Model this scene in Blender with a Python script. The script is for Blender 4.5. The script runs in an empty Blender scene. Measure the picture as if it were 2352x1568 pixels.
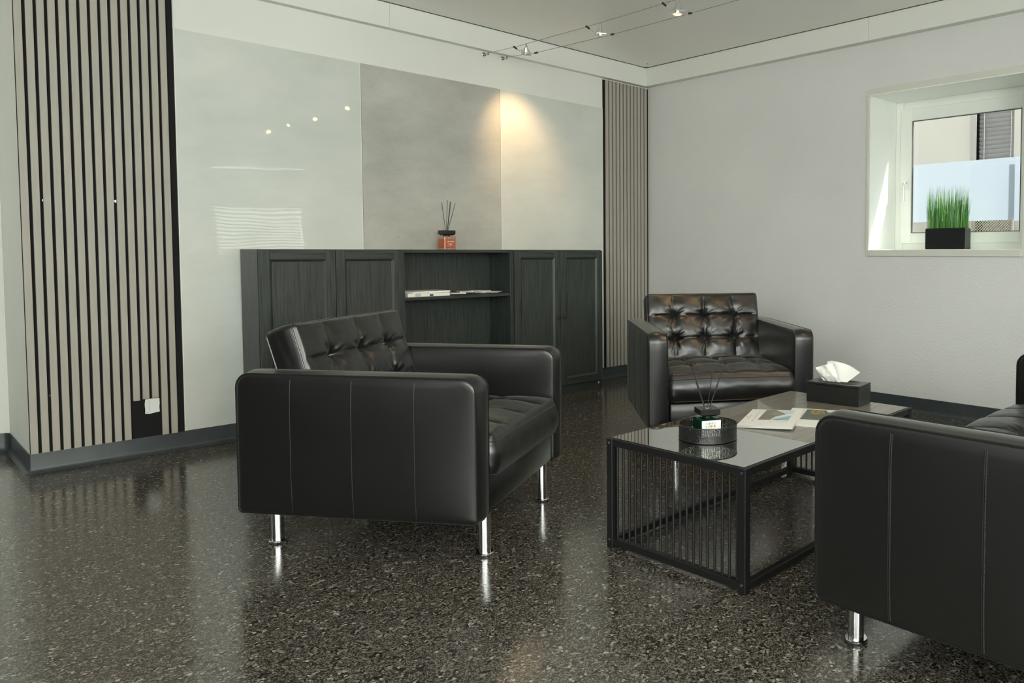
import bpy, math, random
from math import sin, cos, pi, radians, sqrt, exp
from mathutils import Vector, Matrix, noise

random.seed(7)
sc = bpy.context.scene
COL = sc.collection

# ------------------------------------------------------------------ camera
CAM = Vector((-4.6333, -4.6686, 1.046))
YAW, PITCH, ROLL, FPX, PPX, PPY = 0.8411, -0.0455, 0.0002, 1737.28, 1591.33, 657.30
fw = Vector((sin(YAW) * cos(PITCH), cos(YAW) * cos(PITCH), sin(PITCH)))
rt = Vector((cos(YAW), -sin(YAW), 0)); up = rt.cross(fw)
rt, up = cos(ROLL) * rt + sin(ROLL) * up, -sin(ROLL) * rt + cos(ROLL) * up
cam_d = bpy.data.cameras.new('camera'); cam = bpy.data.objects.new('camera', cam_d); COL.objects.link(cam)
m = Matrix.Identity(4)
for i in range(3):
    m[i][0], m[i][1], m[i][2], m[i][3] = rt[i], up[i], -fw[i], CAM[i]
cam.matrix_world = m
cam_d.sensor_fit = 'HORIZONTAL'; cam_d.sensor_width = 36.0; cam_d.lens = FPX * 36 / 2352
cam_d.shift_x = (1176 - PPX) / 2352; cam_d.shift_y = (PPY - 784) / 2352
cam_d.clip_start = 0.05
sc.camera = cam

# ------------------------------------------------------------------ light and view
sc.view_settings.view_transform = 'Standard'; sc.view_settings.look = 'None'
sc.view_settings.gamma = 1.0; sc.view_settings.exposure = 1.38
sc.view_settings.use_curve_mapping = False
sc.cycles.use_denoising = True
sc.cycles.use_adaptive_sampling = True; sc.cycles.adaptive_threshold = 0.015
sc.cycles.max_bounces = 9; sc.cycles.diffuse_bounces = 5; sc.cycles.glossy_bounces = 5
sc.cycles.transmission_bounces = 6; sc.cycles.transparent_max_bounces = 12
sc.cycles.caustics_reflective = False; sc.cycles.caustics_refractive = False
sc.cycles.sample_clamp_indirect = 6.0

SKY = 6.0
world = bpy.data.worlds.new('sky'); sc.world = world; world.use_nodes = True
bg = world.node_tree.nodes['Background']
bg.inputs[0].default_value = (1.0, 1.0, 0.94, 1); bg.inputs[1].default_value = SKY

sun_d = bpy.data.lights.new('sun', 'SUN'); sun = bpy.data.objects.new('sun', sun_d); COL.objects.link(sun)
sun_d.energy = 5.5; sun_d.angle = radians(0.6); sun_d.color = (1.0, 0.95, 0.86)
sun.rotation_euler = Vector((-0.22, 0.30, -0.50)).to_track_quat('-Z', 'Y').to_euler()
sun.location = (6, -8, 9)

def portal(name, loc, size, direction):
    d = bpy.data.lights.new(name, 'AREA'); d.shape = 'RECTANGLE'; d.size, d.size_y = size
    d.cycles.is_portal = True
    o = bpy.data.objects.new(name, d); COL.objects.link(o); o.location = loc
    o.rotation_euler = Vector(direction).to_track_quat('-Z', 'Y').to_euler()
# window openings (wall, extents) used by the walls further down
REAR_Y, LEFT_X = -6.0, -8.0
REAR_WINS = [(-7.5, -5.9, 0.8, 2.4), (-5.2, -3.5, 0.7, 2.45), (-3.25, -1.98, 0.93, 2.2), (-1.63, -0.43, 0.93, 2.2)]  # first two added as light sources, last two mirrored in the glossy board
LEFT_FILL_WIN = (-5.85, -4.0, 1.05, 2.55)
WIN = (-3.134, -2.128, 1.06, 2.10)
for (a, b, c, d) in REAR_WINS[:2]:
    portal('portal', ((a + b) / 2, REAR_Y - 0.3, (c + d) / 2), (b - a, d - c), (0, 1, 0))
portal('portal', (LEFT_X - 0.3, (LEFT_FILL_WIN[0] + LEFT_FILL_WIN[1]) / 2, (LEFT_FILL_WIN[2] + LEFT_FILL_WIN[3]) / 2),
       (LEFT_FILL_WIN[1] - LEFT_FILL_WIN[0], LEFT_FILL_WIN[3] - LEFT_FILL_WIN[2]), (1, 0, 0))

# ------------------------------------------------------------------ materials
MATS = {}
def mat(name, color=(0.8, 0.8, 0.8), rough=0.5, metal=0.0, **kw):
    mt = bpy.data.materials.new(name); mt.use_nodes = True
    b = mt.node_tree.nodes['Principled BSDF']
    b.inputs['Base Color'].default_value = (*color, 1); b.inputs['Roughness'].default_value = rough
    b.inputs['Metallic'].default_value = metal
    for k, v in kw.items():
        b.inputs[k].default_value = v
    MATS[name] = mt
    return mt
def nodes(mt):
    nt = mt.node_tree
    return nt, nt.nodes['Principled BSDF']
def N(nt, kind, **kw):
    n = nt.nodes.new(kind)
    for k, v in kw.items():
        if k in n.inputs: n.inputs[k].default_value = v
        else: setattr(n, k, v)
    return n
def coords(nt, scale=(1, 1, 1)):
    tc = N(nt, 'ShaderNodeTexCoord'); mp = N(nt, 'ShaderNodeMapping'); mp.inputs['Scale'].default_value = scale
    nt.links.new(tc.outputs['Object'], mp.inputs['Vector']); return mp.outputs['Vector']
def ramp(nt, fac, stops, interp='LINEAR'):
    r = N(nt, 'ShaderNodeValToRGB'); cr = r.color_ramp; cr.interpolation = interp
    while len(cr.elements) < len(stops): cr.elements.new(0.5)
    for e, (p, c) in zip(cr.elements, stops):
        e.position = p; e.color = (*c, 1) if len(c) == 3 else c
    nt.links.new(fac, r.inputs['Fac']); return r.outputs['Color']
def bump(nt, b, height, strength=0.2, dist=0.002):
    bp = N(nt, 'ShaderNodeBump'); bp.inputs['Strength'].default_value = strength; bp.inputs['Distance'].default_value = dist
    nt.links.new(height, bp.inputs['Height']); nt.links.new(bp.outputs['Normal'], b.inputs['Normal'])
def mixrgb(nt, a, c, fac, mode='MIX'):
    mx = N(nt, 'ShaderNodeMix', data_type='RGBA', blend_type=mode)
    for sock, v in ((mx.inputs[6], a), (mx.inputs[7], c), (mx.inputs[0], fac)):
        if isinstance(v, (int, float)): sock.default_value = v
        elif isinstance(v, tuple): sock.default_value = (*v, 1)
        else: nt.links.new(v, sock)
    return mx.outputs[2]

# plaster walls: fine rolled texture
def plaster(name, col, scale, strength):
    mt = mat(name, col, 0.75); nt, b = nodes(mt); v = coords(nt)
    n1 = N(nt, 'ShaderNodeTexNoise', Scale=scale, Detail=4.0); nt.links.new(v, n1.inputs['Vector'])
    bump(nt, b, n1.outputs['Fac'], strength, 0.004)
    n2 = N(nt, 'ShaderNodeTexNoise', Scale=1.3, Detail=3.0); nt.links.new(v, n2.inputs['Vector'])
    c = ramp(nt, n2.outputs['Fac'], [(0.3, tuple(x * 0.96 for x in col)), (0.7, tuple(min(1, x * 1.03) for x in col))])
    nt.links.new(c, b.inputs['Base Color']); return mt
plaster('white_plaster', (0.78, 0.79, 0.75), 90, 0.15)
plaster('rough_plaster', (0.74, 0.74, 0.73), 70, 0.6)
mat('soffit_white', (0.79, 0.80, 0.76), 0.6)
mat('ceiling_white', (0.94, 0.93, 0.89), 0.35)
mat('unseen_wall_dark', (0.05, 0.045, 0.04), 0.5)  # tone for the unseen left wall, made dark for reflections in the leather
mat('dark_void', (0.05, 0.05, 0.045), 0.9)

# polished dark terrazzo
mt = mat('terrazzo', (0.05, 0.045, 0.04), 0.16); nt, b = nodes(mt); v = coords(nt)
vo = N(nt, 'ShaderNodeTexVoronoi', Scale=150.0, Randomness=1.0); nt.links.new(v, vo.inputs['Vector'])
sep = N(nt, 'ShaderNodeSeparateColor'); nt.links.new(vo.outputs['Color'], sep.inputs['Color'])
chips = ramp(nt, sep.outputs[0], [(0.0, (0.011, 0.010, 0.009)), (0.24, (0.028, 0.025, 0.021)), (0.42, (0.075, 0.066, 0.054)),
                                  (0.60, (0.135, 0.120, 0.098)), (0.80, (0.21, 0.19, 0.158)), (0.94, (0.36, 0.33, 0.29))], 'CONSTANT')
vo2 = N(nt, 'ShaderNodeTexVoronoi', Scale=330.0); nt.links.new(v, vo2.inputs['Vector'])
sep2 = N(nt, 'ShaderNodeSeparateColor'); nt.links.new(vo2.outputs['Color'], sep2.inputs['Color'])
chips2 = ramp(nt, sep2.outputs[1], [(0.0, (0.018, 0.016, 0.014)), (0.36, (0.068, 0.060, 0.050)), (0.68, (0.16, 0.142, 0.118))], 'CONSTANT')
nbig = N(nt, 'ShaderNodeTexNoise', Scale=30.0, Detail=2.0); nt.links.new(v, nbig.inputs['Vector'])
fac = ramp(nt, nbig.outputs['Fac'], [(0.42, (0, 0, 0)), (0.55, (1, 1, 1))])
nt.links.new(mixrgb(nt, chips, chips2, fac), b.inputs['Base Color'])
nr = N(nt, 'ShaderNodeTexNoise', Scale=140.0, Detail=3.0); nt.links.new(v, nr.inputs['Vector'])
bump(nt, b, nr.outputs['Fac'], 0.06, 0.001)
b.inputs['IOR'].default_value = 1.75

# vinyl skirting
mt = mat('vinyl_grey', (0.055, 0.068, 0.075), 0.38); nt, b = nodes(mt); v = coords(nt)
n1 = N(nt, 'ShaderNodeTexNoise', Scale=7.0, Detail=5.0); nt.links.new(v, n1.inputs['Vector'])
nt.links.new(ramp(nt, n1.outputs['Fac'], [(0.3, (0.030, 0.037, 0.041)), (0.7, (0.050, 0.061, 0.067))]), b.inputs['Base Color'])

# concrete panels
def concrete(name, lo, hi, rough, coat, pits):
    mt = mat(name, hi, rough); nt, b = nodes(mt); v = coords(nt, (1, 1, 2.0))
    n1 = N(nt, 'ShaderNodeTexNoise', Scale=2.2, Detail=9.0, Roughness=0.62); nt.links.new(v, n1.inputs['Vector'])
    c = ramp(nt, n1.outputs['Fac'], [(0.30, lo), (0.70, hi)])
    n2 = N(nt, 'ShaderNodeTexNoise', Scale=48.0, Detail=6.0, Roughness=0.75); nt.links.new(v, n2.inputs['Vector'])
    s = ramp(nt, n2.outputs['Fac'], [(0.33, (1 - pits,) * 3), (0.40, (1, 1, 1))])
    nt.links.new(mixrgb(nt, c, s, 1.0, 'MULTIPLY'), b.inputs['Base Color'])
    b.inputs['Coat Weight'].default_value = coat; b.inputs['Coat Roughness'].default_value = 0.015
    return mt
concrete('concrete_matte', (0.40, 0.40, 0.365), (0.55, 0.545, 0.50), 0.6, 0.0, 0.28)
mt = concrete('concrete_gloss', (0.60, 0.63, 0.59), (0.70, 0.72, 0.68), 0.5, 1.0, 0.02)
nt, b = nodes(mt); v = coords(nt)     # acrylic sheet over the print: gently wavy
nw = N(nt, 'ShaderNodeTexNoise', Scale=2.5, Detail=1.0); nt.links.new(v, nw.inputs['Vector'])
bp = N(nt, 'ShaderNodeBump'); bp.inputs['Strength'].default_value = 0.10; bp.inputs['Distance'].default_value = 0.02
nt.links.new(nw.outputs['Fac'], bp.inputs['Height']); nt.links.new(bp.outputs['Normal'], b.inputs['Coat Normal'])
mat('edge_white', (0.82, 0.83, 0.80), 0.3)

# slat wood
mt = mat('slat_veneer', (0.40, 0.37, 0.325), 0.55); nt, b = nodes(mt); v = coords(nt, (30, 30, 1.2))
n1 = N(nt, 'ShaderNodeTexNoise', Scale=3.0, Detail=6.0); nt.links.new(v, n1.inputs['Vector'])
nt.links.new(ramp(nt, n1.outputs['Fac'], [(0.3, (0.375, 0.35, 0.305)), (0.7, (0.43, 0.40, 0.355))]), b.inputs['Base Color'])
mat('felt_black', (0.006, 0.006, 0.006), 0.95)

# black oak cabinets with open grain
mt = mat('black_oak', (0.02, 0.022, 0.02), 0.42); nt, b = nodes(mt); v = coords(nt, (60, 60, 2.2))
n1 = N(nt, 'ShaderNodeTexNoise', Scale=2.0, Detail=7.0, Roughness=0.6, Distortion=0.4); nt.links.new(v, n1.inputs['Vector'])
nt.links.new(ramp(nt, n1.outputs['Fac'], [(0.34, (0.011, 0.014, 0.0125)), (0.50, (0.032, 0.040, 0.036)), (0.7, (0.050, 0.060, 0.054))]), b.inputs['Base Color'])
bump(nt, b, n1.outputs['Fac'], 0.5, 0.0012)
mt = mat('black_oak_rail', (0.02, 0.022, 0.02), 0.42); nt, b = nodes(mt); v = coords(nt, (2.2, 60, 60))
n1 = N(nt, 'ShaderNodeTexNoise', Scale=2.0, Detail=7.0, Roughness=0.6, Distortion=0.4); nt.links.new(v, n1.inputs['Vector'])
nt.links.new(ramp(nt, n1.outputs['Fac'], [(0.34, (0.011, 0.014, 0.0125)), (0.50, (0.032, 0.040, 0.036)), (0.7, (0.050, 0.060, 0.054))]), b.inputs['Base Color'])
bump(nt, b, n1.outputs['Fac'], 0.5, 0.0012)
mat('peg_grey', (0.12, 0.12, 0.12), 0.5)

# leather
mt = mat('leather', (0.004, 0.004, 0.0043), 0.40); nt, b = nodes(mt); v = coords(nt)
n1 = N(nt, 'ShaderNodeTexNoise', Scale=260.0, Detail=2.0); nt.links.new(v, n1.inputs['Vector'])
bump(nt, b, n1.outputs['Fac'], 0.10, 0.0010)
b.inputs['Roughness'].default_value = 0.33; b.inputs['IOR'].default_value = 1.66
b.inputs['Sheen Weight'].default_value = 0.12; b.inputs['Sheen Roughness'].default_value = 0.35; b.inputs['Sheen Tint'].default_value = (0.9, 0.95, 0.85, 1)
mat('leather_seam', (0.010, 0.010, 0.010), 0.45)
mat('thread', (0.04, 0.04, 0.038), 0.6)
mat('underlining', (0.008, 0.008, 0.008), 0.9)
mat('chrome', (0.72, 0.73, 0.74), 0.14, 1.0)
mat('steel_wire', (0.34, 0.33, 0.28), 0.35, 0.7)
mat('clamp_dark', (0.05, 0.05, 0.045), 0.35, 0.6)
mat('alu', (0.78, 0.79, 0.78), 0.25, 0.8)
mat('rubber', (0.01, 0.01, 0.01), 0.7)

# table
mat('black_steel', (0.008, 0.008, 0.009), 0.42)
mat('rim_steel', (0.012, 0.012, 0.012), 0.25)
mat('smoked_glass', (0.74, 0.75, 0.73), 0.012, 1.0)
mt = mat('dark_walnut', (0.05, 0.04, 0.03), 0.16); nt, b = nodes(mt); v = coords(nt, (2.0, 34, 34))
n1 = N(nt, 'ShaderNodeTexNoise', Scale=2.0, Detail=7.0, Distortion=0.6); nt.links.new(v, n1.inputs['Vector'])
nt.links.new(ramp(nt, n1.outputs['Fac'], [(0.35, (0.13, 0.115, 0.094)), (0.65, (0.23, 0.205, 0.17))]), b.inputs['Base Color'])
b.inputs['IOR'].default_value = 2.2; b.inputs['Roughness'].default_value = 0.45; b.inputs['Coat Weight'].default_value = 0.7; b.inputs['Coat IOR'].default_value = 1.7; b.inputs['Coat Roughness'].default_value = 0.04

# small things
mat('paper', (0.84, 0.83, 0.79), 0.6)
mat('paper_edge', (0.62, 0.62, 0.60), 0.8)
mat('print_grey', (0.22, 0.20, 0.17), 0.4)
mat('print_rock', (0.33, 0.26, 0.21), 0.4)
mat('print_sky', (0.62, 0.70, 0.74), 0.4)
mat('print_lake', (0.30, 0.52, 0.60), 0.4)
mat('print_mist', (0.80, 0.80, 0.76), 0.4)
mat('print_green', (0.12, 0.14, 0.12), 0.4)
mat('print_gold', (0.34, 0.24, 0.10), 0.4)
mat('print_brown', (0.10, 0.07, 0.05), 0.4)
mat('ink', (0.28, 0.26, 0.24), 0.6)
mat('ink_red', (0.50, 0.36, 0.33), 0.6)
mat('navy', (0.035, 0.045, 0.09), 0.5)
mat('lilac', (0.50, 0.52, 0.62), 0.5)
mat('card_dark', (0.02, 0.02, 0.02), 0.5)
mt = mat('tissue', (0.88, 0.87, 0.83), 0.8); nt, b = nodes(mt)
b.inputs['Subsurface Weight'].default_value = 0.0
mat('matte_black', (0.010, 0.010, 0.010), 0.38)
mat('satin_black', (0.018, 0.018, 0.018), 0.24)
mat('label_white', (0.80, 0.82, 0.82), 0.5)
mat('hazard_yellow', (0.80, 0.52, 0.05), 0.5)
mat('hazard_orange', (0.80, 0.36, 0.06), 0.5)
mat('icon_blue', (0.28, 0.33, 0.48), 0.5)
mat('icon_grey', (0.30, 0.30, 0.30), 0.5)
mat('planter_black', (0.006, 0.008, 0.008), 0.32)
mt = mat('grass', (0.08, 0.26, 0.05), 0.5); nt, b = nodes(mt)
oi = N(nt, 'ShaderNodeAttribute', attribute_name='tint'); 
nt.links.new(ramp(nt, oi.outputs['Fac'], [(0.0, (0.03, 0.14, 0.03)), (0.35, (0.08, 0.30, 0.05)), (0.62, (0.18, 0.46, 0.09)), (0.85, (0.40, 0.60, 0.25)), (1.0, (0.60, 0.62, 0.62))]), b.inputs['Base Color'])
b.inputs['Transmission Weight'].default_value = 0.0
mat('window_white', (0.90, 0.92, 0.88), 0.28)
mat('casing_white', (0.70, 0.70, 0.64), 0.4)
mat('gasket', (0.10, 0.11, 0.11), 0.5)
mat('facade', (0.60, 0.60, 0.59), 0.8)
mat('shade_wall_dark', (0.27, 0.265, 0.25), 0.8)  # kept dark to cut the bounce onto the house opposite
mat('facade_grey', (0.44, 0.44, 0.45), 0.7)
mat('blind_grey', (0.50, 0.51, 0.56), 0.5)
mat('cord_white', (0.75, 0.74, 0.72), 0.6)
mat('lattice_wood', (0.62, 0.60, 0.52), 0.7)
mat('ground', (0.42, 0.41, 0.39), 0.9)
mat('blind_white', (0.85, 0.86, 0.84), 0.6)

def glass_mat(name, tint):
    mt = bpy.data.materials.new(name); mt.use_nodes = True; nt = mt.node_tree; nt.nodes.clear()
    o = nt.nodes.new('ShaderNodeOutputMaterial'); t = nt.nodes.new('ShaderNodeBsdfTransparent'); g = nt.nodes.new('ShaderNodeBsdfGlossy')
    t.inputs[0].default_value = (*tint, 1); g.inputs['Roughness'].default_value = 0.0
    f = nt.nodes.new('ShaderNodeFresnel'); mx = nt.nodes.new('ShaderNodeMixShader')
    # thin sheet: the same reflectance from both faces (no total reflection at the inner face)
    ge = nt.nodes.new('ShaderNodeNewGeometry'); mr = nt.nodes.new('ShaderNodeMapRange')
    mr.inputs['To Min'].default_value = 1.45; mr.inputs['To Max'].default_value = 1 / 1.45
    nt.links.new(ge.outputs['Backfacing'], mr.inputs['Value']); nt.links.new(mr.outputs[0], f.inputs[0])
    nt.links.new(f.outputs[0], mx.inputs[0]); nt.links.new(t.outputs[0], mx.inputs[1]); nt.links.new(g.outputs[0], mx.inputs[2])
    nt.links.new(mx.outputs[0], o.inputs[0]); MATS[name] = mt
glass_mat('pane_glass', (0.95, 0.97, 0.96))
def trans_mat(name, tcol, dcol, f):
    mt = bpy.data.materials.new(name); mt.use_nodes = True; nt = mt.node_tree; nt.nodes.clear()
    o = nt.nodes.new('ShaderNodeOutputMaterial'); t = nt.nodes.new('ShaderNodeBsdfTranslucent'); g = nt.nodes.new('ShaderNodeBsdfDiffuse')
    t.inputs[0].default_value = (*tcol, 1); g.inputs[0].default_value = (*dcol, 1); mx = nt.nodes.new('ShaderNodeMixShader')
    mx.inputs[0].default_value = f
    nt.links.new(t.outputs[0], mx.inputs[1]); nt.links.new(g.outputs[0], mx.inputs[2]); nt.links.new(mx.outputs[0], o.inputs[0]); MATS[name] = mt
glass_mat('pink_glass', (1.0, 0.84, 0.77)); glass_mat('teal_glass', (0.50, 0.86, 0.76))
trans_mat('amber_fluid', (0.90, 0.42, 0.24), (0.80, 0.36, 0.20), 0.5); trans_mat('teal_fluid', (0.02, 0.20, 0.16), (0.012, 0.085, 0.07), 0.6)
trans_mat('frosted_film', (0.64, 0.69, 0.76), (0.7, 0.74, 0.78), 0.25)
trans_mat('blind_fabric', (0.22, 0.23, 0.22), (0.8, 0.8, 0.78), 0.5)
def emit_mat(name, col, s):
    mt = bpy.data.materials.new(name); mt.use_nodes = True; nt = mt.node_tree; nt.nodes.clear()
    o = nt.nodes.new('ShaderNodeOutputMaterial'); e = nt.nodes.new('ShaderNodeEmission')
    e.inputs[0].default_value = (*col, 1); e.inputs[1].default_value = s; nt.links.new(e.outputs[0], o.inputs[0]); MATS[name] = mt
emit_mat('halogen', (1.0, 0.72, 0.38), 9.0)
emit_mat('halogen_rim', (1.0, 0.70, 0.26), 0.40)

# ------------------------------------------------------------------ mesh helpers
class MB:
    def __init__(s): s.v, s.f = [], []
    def add(s, vs, fs, M=None):
        o = len(s.v)
        s.v += [tuple(M @ Vector(p)) if M is not None else tuple(p) for p in vs]
        s.f += [tuple(i + o for i in f) for f in fs]; return s
    def box(s, x0, x1, y0, y1, z0, z1, M=None):
        vs = [(x, y, z) for x in (x0, x1) for y in (y0, y1) for z in (z0, z1)]
        return s.add(vs, [(0, 1, 3, 2), (4, 6, 7, 5), (0, 4, 5, 1), (2, 3, 7, 6), (0, 2, 6, 4), (1, 5, 7, 3)], M)
    def cbox(s, x0, x1, y0, y1, z0, z1, c=0.002, M=None):
        """box with chamfered edges"""
        lo, hi = (x0, y0, z0), (x1, y1, z1); vs, idx = [], {}
        for sx in (0, 1):
            for sy in (0, 1):
                for sz in (0, 1):
                    sg = (sx, sy, sz); cor = [hi[k] if sg[k] else lo[k] for k in range(3)]
                    for ax in range(3):
                        q = list(cor)
                        for k in range(3):
                            if k != ax: q[k] += -c if sg[k] else c
                        idx[sg, ax] = len(vs); vs.append(tuple(q))
        fs = []
        for ax in range(3):
            a, b_ = [k for k in range(3) if k != ax]
            for sd in (0, 1):
                q = []
                for (p, r) in ((0, 0), (1, 0), (1, 1), (0, 1)):
                    g = [0, 0, 0]; g[ax] = sd; g[a] = p; g[b_] = r; q.append(idx[tuple(g), ax])
                flip = (sd == 1) == (ax == 1)
                fs.append(tuple(reversed(q)) if flip else tuple(q))
            for p in (0, 1):
                for r in (0, 1):
                    g0 = [0, 0, 0]; g0[a] = p; g0[b_] = r; g1 = list(g0); g1[ax] = 1
                    fs.append((idx[tuple(g0), a], idx[tuple(g1), a], idx[tuple(g1), b_], idx[tuple(g0), b_]))
        for sx in (0, 1):
            for sy in (0, 1):
                for sz in (0, 1):
                    fs.append(tuple(idx[(sx, sy, sz), k] for k in range(3)))
        return s.add(vs, fs, M)
    def prism(s, pts, z0, z1, M=None):
        n = len(pts); vs = [(p[0], p[1], z0) for p in pts] + [(p[0], p[1], z1) for p in pts]
        return s.add(vs, [tuple(reversed(range(n))), tuple(range(n, 2 * n))] + [(i, (i + 1) % n, n + (i + 1) % n, n + i) for i in range(n)], M)
    def lathe(s, prof, n=24, M=None):
        """prof: (r, z) from bottom to top"""
        vs, fs = [], []
        for (r, z) in prof: vs += [(r * cos(2 * pi * k / n), r * sin(2 * pi * k / n), z) for k in range(n)]
        for i in range(len(prof) - 1):
            for k in range(n): fs.append((i * n + k, i * n + (k + 1) % n, (i + 1) * n + (k + 1) % n, (i + 1) * n + k))
        fs += [tuple(reversed(range(n))), tuple((len(prof) - 1) * n + k for k in range(n))]
        return s.add(vs, fs, M)
    def tube(s, pts, r, closed=False, n=6, M=None):
        pts = [Vector(p) for p in pts]; L = len(pts); vs, fs = [], []; prev = None
        for i, p in enumerate(pts):
            if closed: t = pts[(i + 1) % L] - pts[i - 1]
            else: t = pts[min(i + 1, L - 1)] - pts[max(i - 1, 0)]
            t.normalize()
            if prev is None:
                a = Vector((0, 0, 1)) if abs(t.z) < 0.9 else Vector((1, 0, 0)); u = t.cross(a).normalized()
            else: u = (prev - t * prev.dot(t)).normalized()
            prev = u; w = t.cross(u); rr = r[i] if isinstance(r, (list, tuple)) else r
            vs += [tuple(p + rr * (cos(2 * pi * k / n) * u + sin(2 * pi * k / n) * w)) for k in range(n)]
        for i in range(L if closed else L - 1):
            j = (i + 1) % L
            for k in range(n): fs.append((i * n + k, i * n + (k + 1) % n, j * n + (k + 1) % n, j * n + k))
        if not closed: fs += [tuple(reversed(range(n))), tuple((L - 1) * n + k for k in range(n))]
        return s.add(vs, fs, M)
    def build(s, name, material, parent=None, smooth=False, loc=None, rot=None):
        me = bpy.data.meshes.new(name); me.from_pydata(s.v, [], s.f); me.validate(); me.update()
        if material: me.materials.append(MATS[material])
        o = bpy.data.objects.new(name, me); COL.objects.link(o)
        if parent: o.parent = parent
        if loc is not None: o.location = loc
        if rot is not None: o.rotation_euler = rot
        import bmesh
        bm = bmesh.new(); bm.from_mesh(me); bmesh.ops.recalc_face_normals(bm, faces=bm.faces); bm.to_mesh(me); bm.free()
        if smooth:
            ang = 40 if smooth is True else smooth
            me.shade_smooth()
            me.set_sharp_from_angle(angle=radians(ang))
        return o

def empty(name, loc=(0, 0, 0), rz=0.0):
    o = bpy.data.objects.new(name, None); COL.objects.link(o); o.location = loc; o.rotation_euler = (0, 0, rz); o.empty_display_size = 0.1
    return o
def tag(o, label, cat, group=None, kind=None):
    o['label'] = label; o['category'] = cat
    if group: o['group'] = group
    if kind: o['kind'] = kind
    return o
def structure(o): o['kind'] = 'structure'; return o
def link_copy(o, parent, loc=None):
    c = o.copy(); COL.objects.link(c); c.parent = parent
    if loc is not None: c.location = loc
    return c
def copy_tree(o, parent=None):
    c = o.copy(); COL.objects.link(c); c.parent = parent
    for ch in list(o.children): copy_tree(ch, c)
    return c

# ================================================================== THE ROOM
ZC, ZSOF, OVA, OVB, BB = 2.599, 2.447, 0.050, 0.062, 0.095
NICHE_X, NICHE_Y = -4.09, 0.65
structure(MB().box(-8.3, 0.42, -6.3, 0.9, -0.12, 0).build('floor', 'terrazzo'))
# ceiling: stretched skin with a rounded corner and a thin shadow gap against the crown boards
pts = [(-8.3, 0.9), (-8.3, -6.3), (0.42, -6.3)]
ex, ey, rr = -OVB - 0.006, -OVA - 0.006, 0.055
pts = [(-8.3, 0.66), (-8.3, -6.3), (ex, -6.3)]
for k in range(0, 9):
    a = k / 8 * pi / 2; pts.append((ex - rr + rr * cos(a), ey - rr + rr * sin(a)))
pts += [(NICHE_X - 0.01, ey), (NICHE_X - 0.01, 0.66)]
cl = structure(MB().prism(pts, ZC + 0.003, ZC + 0.02).build('ceiling', 'ceiling_white'))
b = MB().box(-8.3, 0.42, -6.3, 0.9, ZC + 0.06, ZC + 0.2).build('light_stop_slab', 'dark_void', cl)  # unseen slab added against light leaks, coloured dark so the gap looks black
MB().lathe([(0.006, 0), (0.006, 0.004)], 10).build('ceiling_screw', 'steel_wire', cl, loc=(-0.155, -0.16, ZC - 0.001))

structure(MB().box(NICHE_X, 0.42, 0.0, 0.9, 0, ZC + 0.1).build('wall_back', 'white_plaster'))
structure(MB().box(-8.3, NICHE_X, NICHE_Y, 0.9, 0, ZC + 0.1).build('wall_niche', 'white_plaster'))
def wall_open(name, axis, a0, a1, t0, t1, holes, material):
    """wall with rectangular holes; axis = running axis, t = thickness range on the other axis; sorted holes (lo, hi, z0, z1)"""
    mb = MB(); top = ZC + 0.1
    def put(p, q, z0, z1):
        if q - p < 1e-4 or z1 - z0 < 1e-4: return
        if axis == 'x': mb.box(p, q, t0, t1, z0, z1)
        else: mb.box(t0, t1, p, q, z0, z1)
    cur = a0
    for (lo, hi, z0, z1) in sorted(holes):
        put(cur, lo, 0, top); put(lo, hi, 0, z0); put(lo, hi, z1, top); cur = hi
    put(cur, a1, 0, top)
    return structure(mb.build(name, material))
wall_open('wall_right', 'y', -6.3, 0.0, 0.0, 0.42, [WIN], 'rough_plaster')
wall_open('wall_rear', 'x', -8.3, 0.0, -6.25, REAR_Y, REAR_WINS, 'white_plaster')
wall_open('wall_left', 'y', -6.25, NICHE_Y, -8.25, LEFT_X, [LEFT_FILL_WIN], 'unseen_wall_dark')

# crown boards (two lengths butted together on each wall)
g = 0.0015; tr = structure(empty('trim_1', (-2, 0, ZSOF)))
for (x0, x1) in ((NICHE_X, -2.316 - g / 2), (-2.316 + g / 2, -0.0005)):
    MB().cbox(x0 + 2, x1 + 2, -OVA, -0.0003, 0, ZC - ZSOF, 0.0012).build('crown_board', 'soffit_white', tr)
tr = structure(empty('trim_2', (0, -2, ZSOF)))
for (y0, y1) in ((-5.99, -2.142 - g / 2), (-2.142 + g / 2, -OVA - 0.0003)):
    MB().cbox(-OVB, -0.0003, y0 + 2, y1 + 2, 0, ZC - ZSOF, 0.0012).build('crown_board', 'soffit_white', tr)

# sit-on vinyl skirting: profile swept round the walls
def skirting(name, path, normals):
    prof = [(0.0, BB), (0.003, BB - 0.001), (0.004, BB - 0.006), (0.004, 0.024), (0.007, 0.014), (0.013, 0.007), (0.020, 0.0035), (0.0225, 0.0005), (0.0, 0.0005)]
    mb = MB(); n = len(prof); vs, fs = [], []
    for (p, nn) in zip(path, normals): vs += [(p[0] + nn[0] * d, p[1] + nn[1] * d, z) for (d, z) in prof]
    for i in range(len(path) - 1):
        for k in range(n): fs.append((i * n + k, i * n + (k + 1) % n, (i + 1) * n + (k + 1) % n, (i + 1) * n + k))
    mb.add(vs, fs); return structure(mb.build(name, 'vinyl_grey', smooth=50))
r_ = 0.035
path, nor = [(-0.0225, -0.0005), (-1.0, -0.0005), (-2.5, -0.0005), (NICHE_X + 0.005, -0.0005)], [(0, -1)] * 4
for k in range(1, 6):        # outer corner of the pier, slightly rounded
    a = k / 6 * pi / 2; path.append((NICHE_X - 0.0005 + 0.0055 * (1 - sin(a)), -0.0005 + 0.0055 * (1 - cos(a)))); nor.append((-sin(a), -cos(a)))
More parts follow.
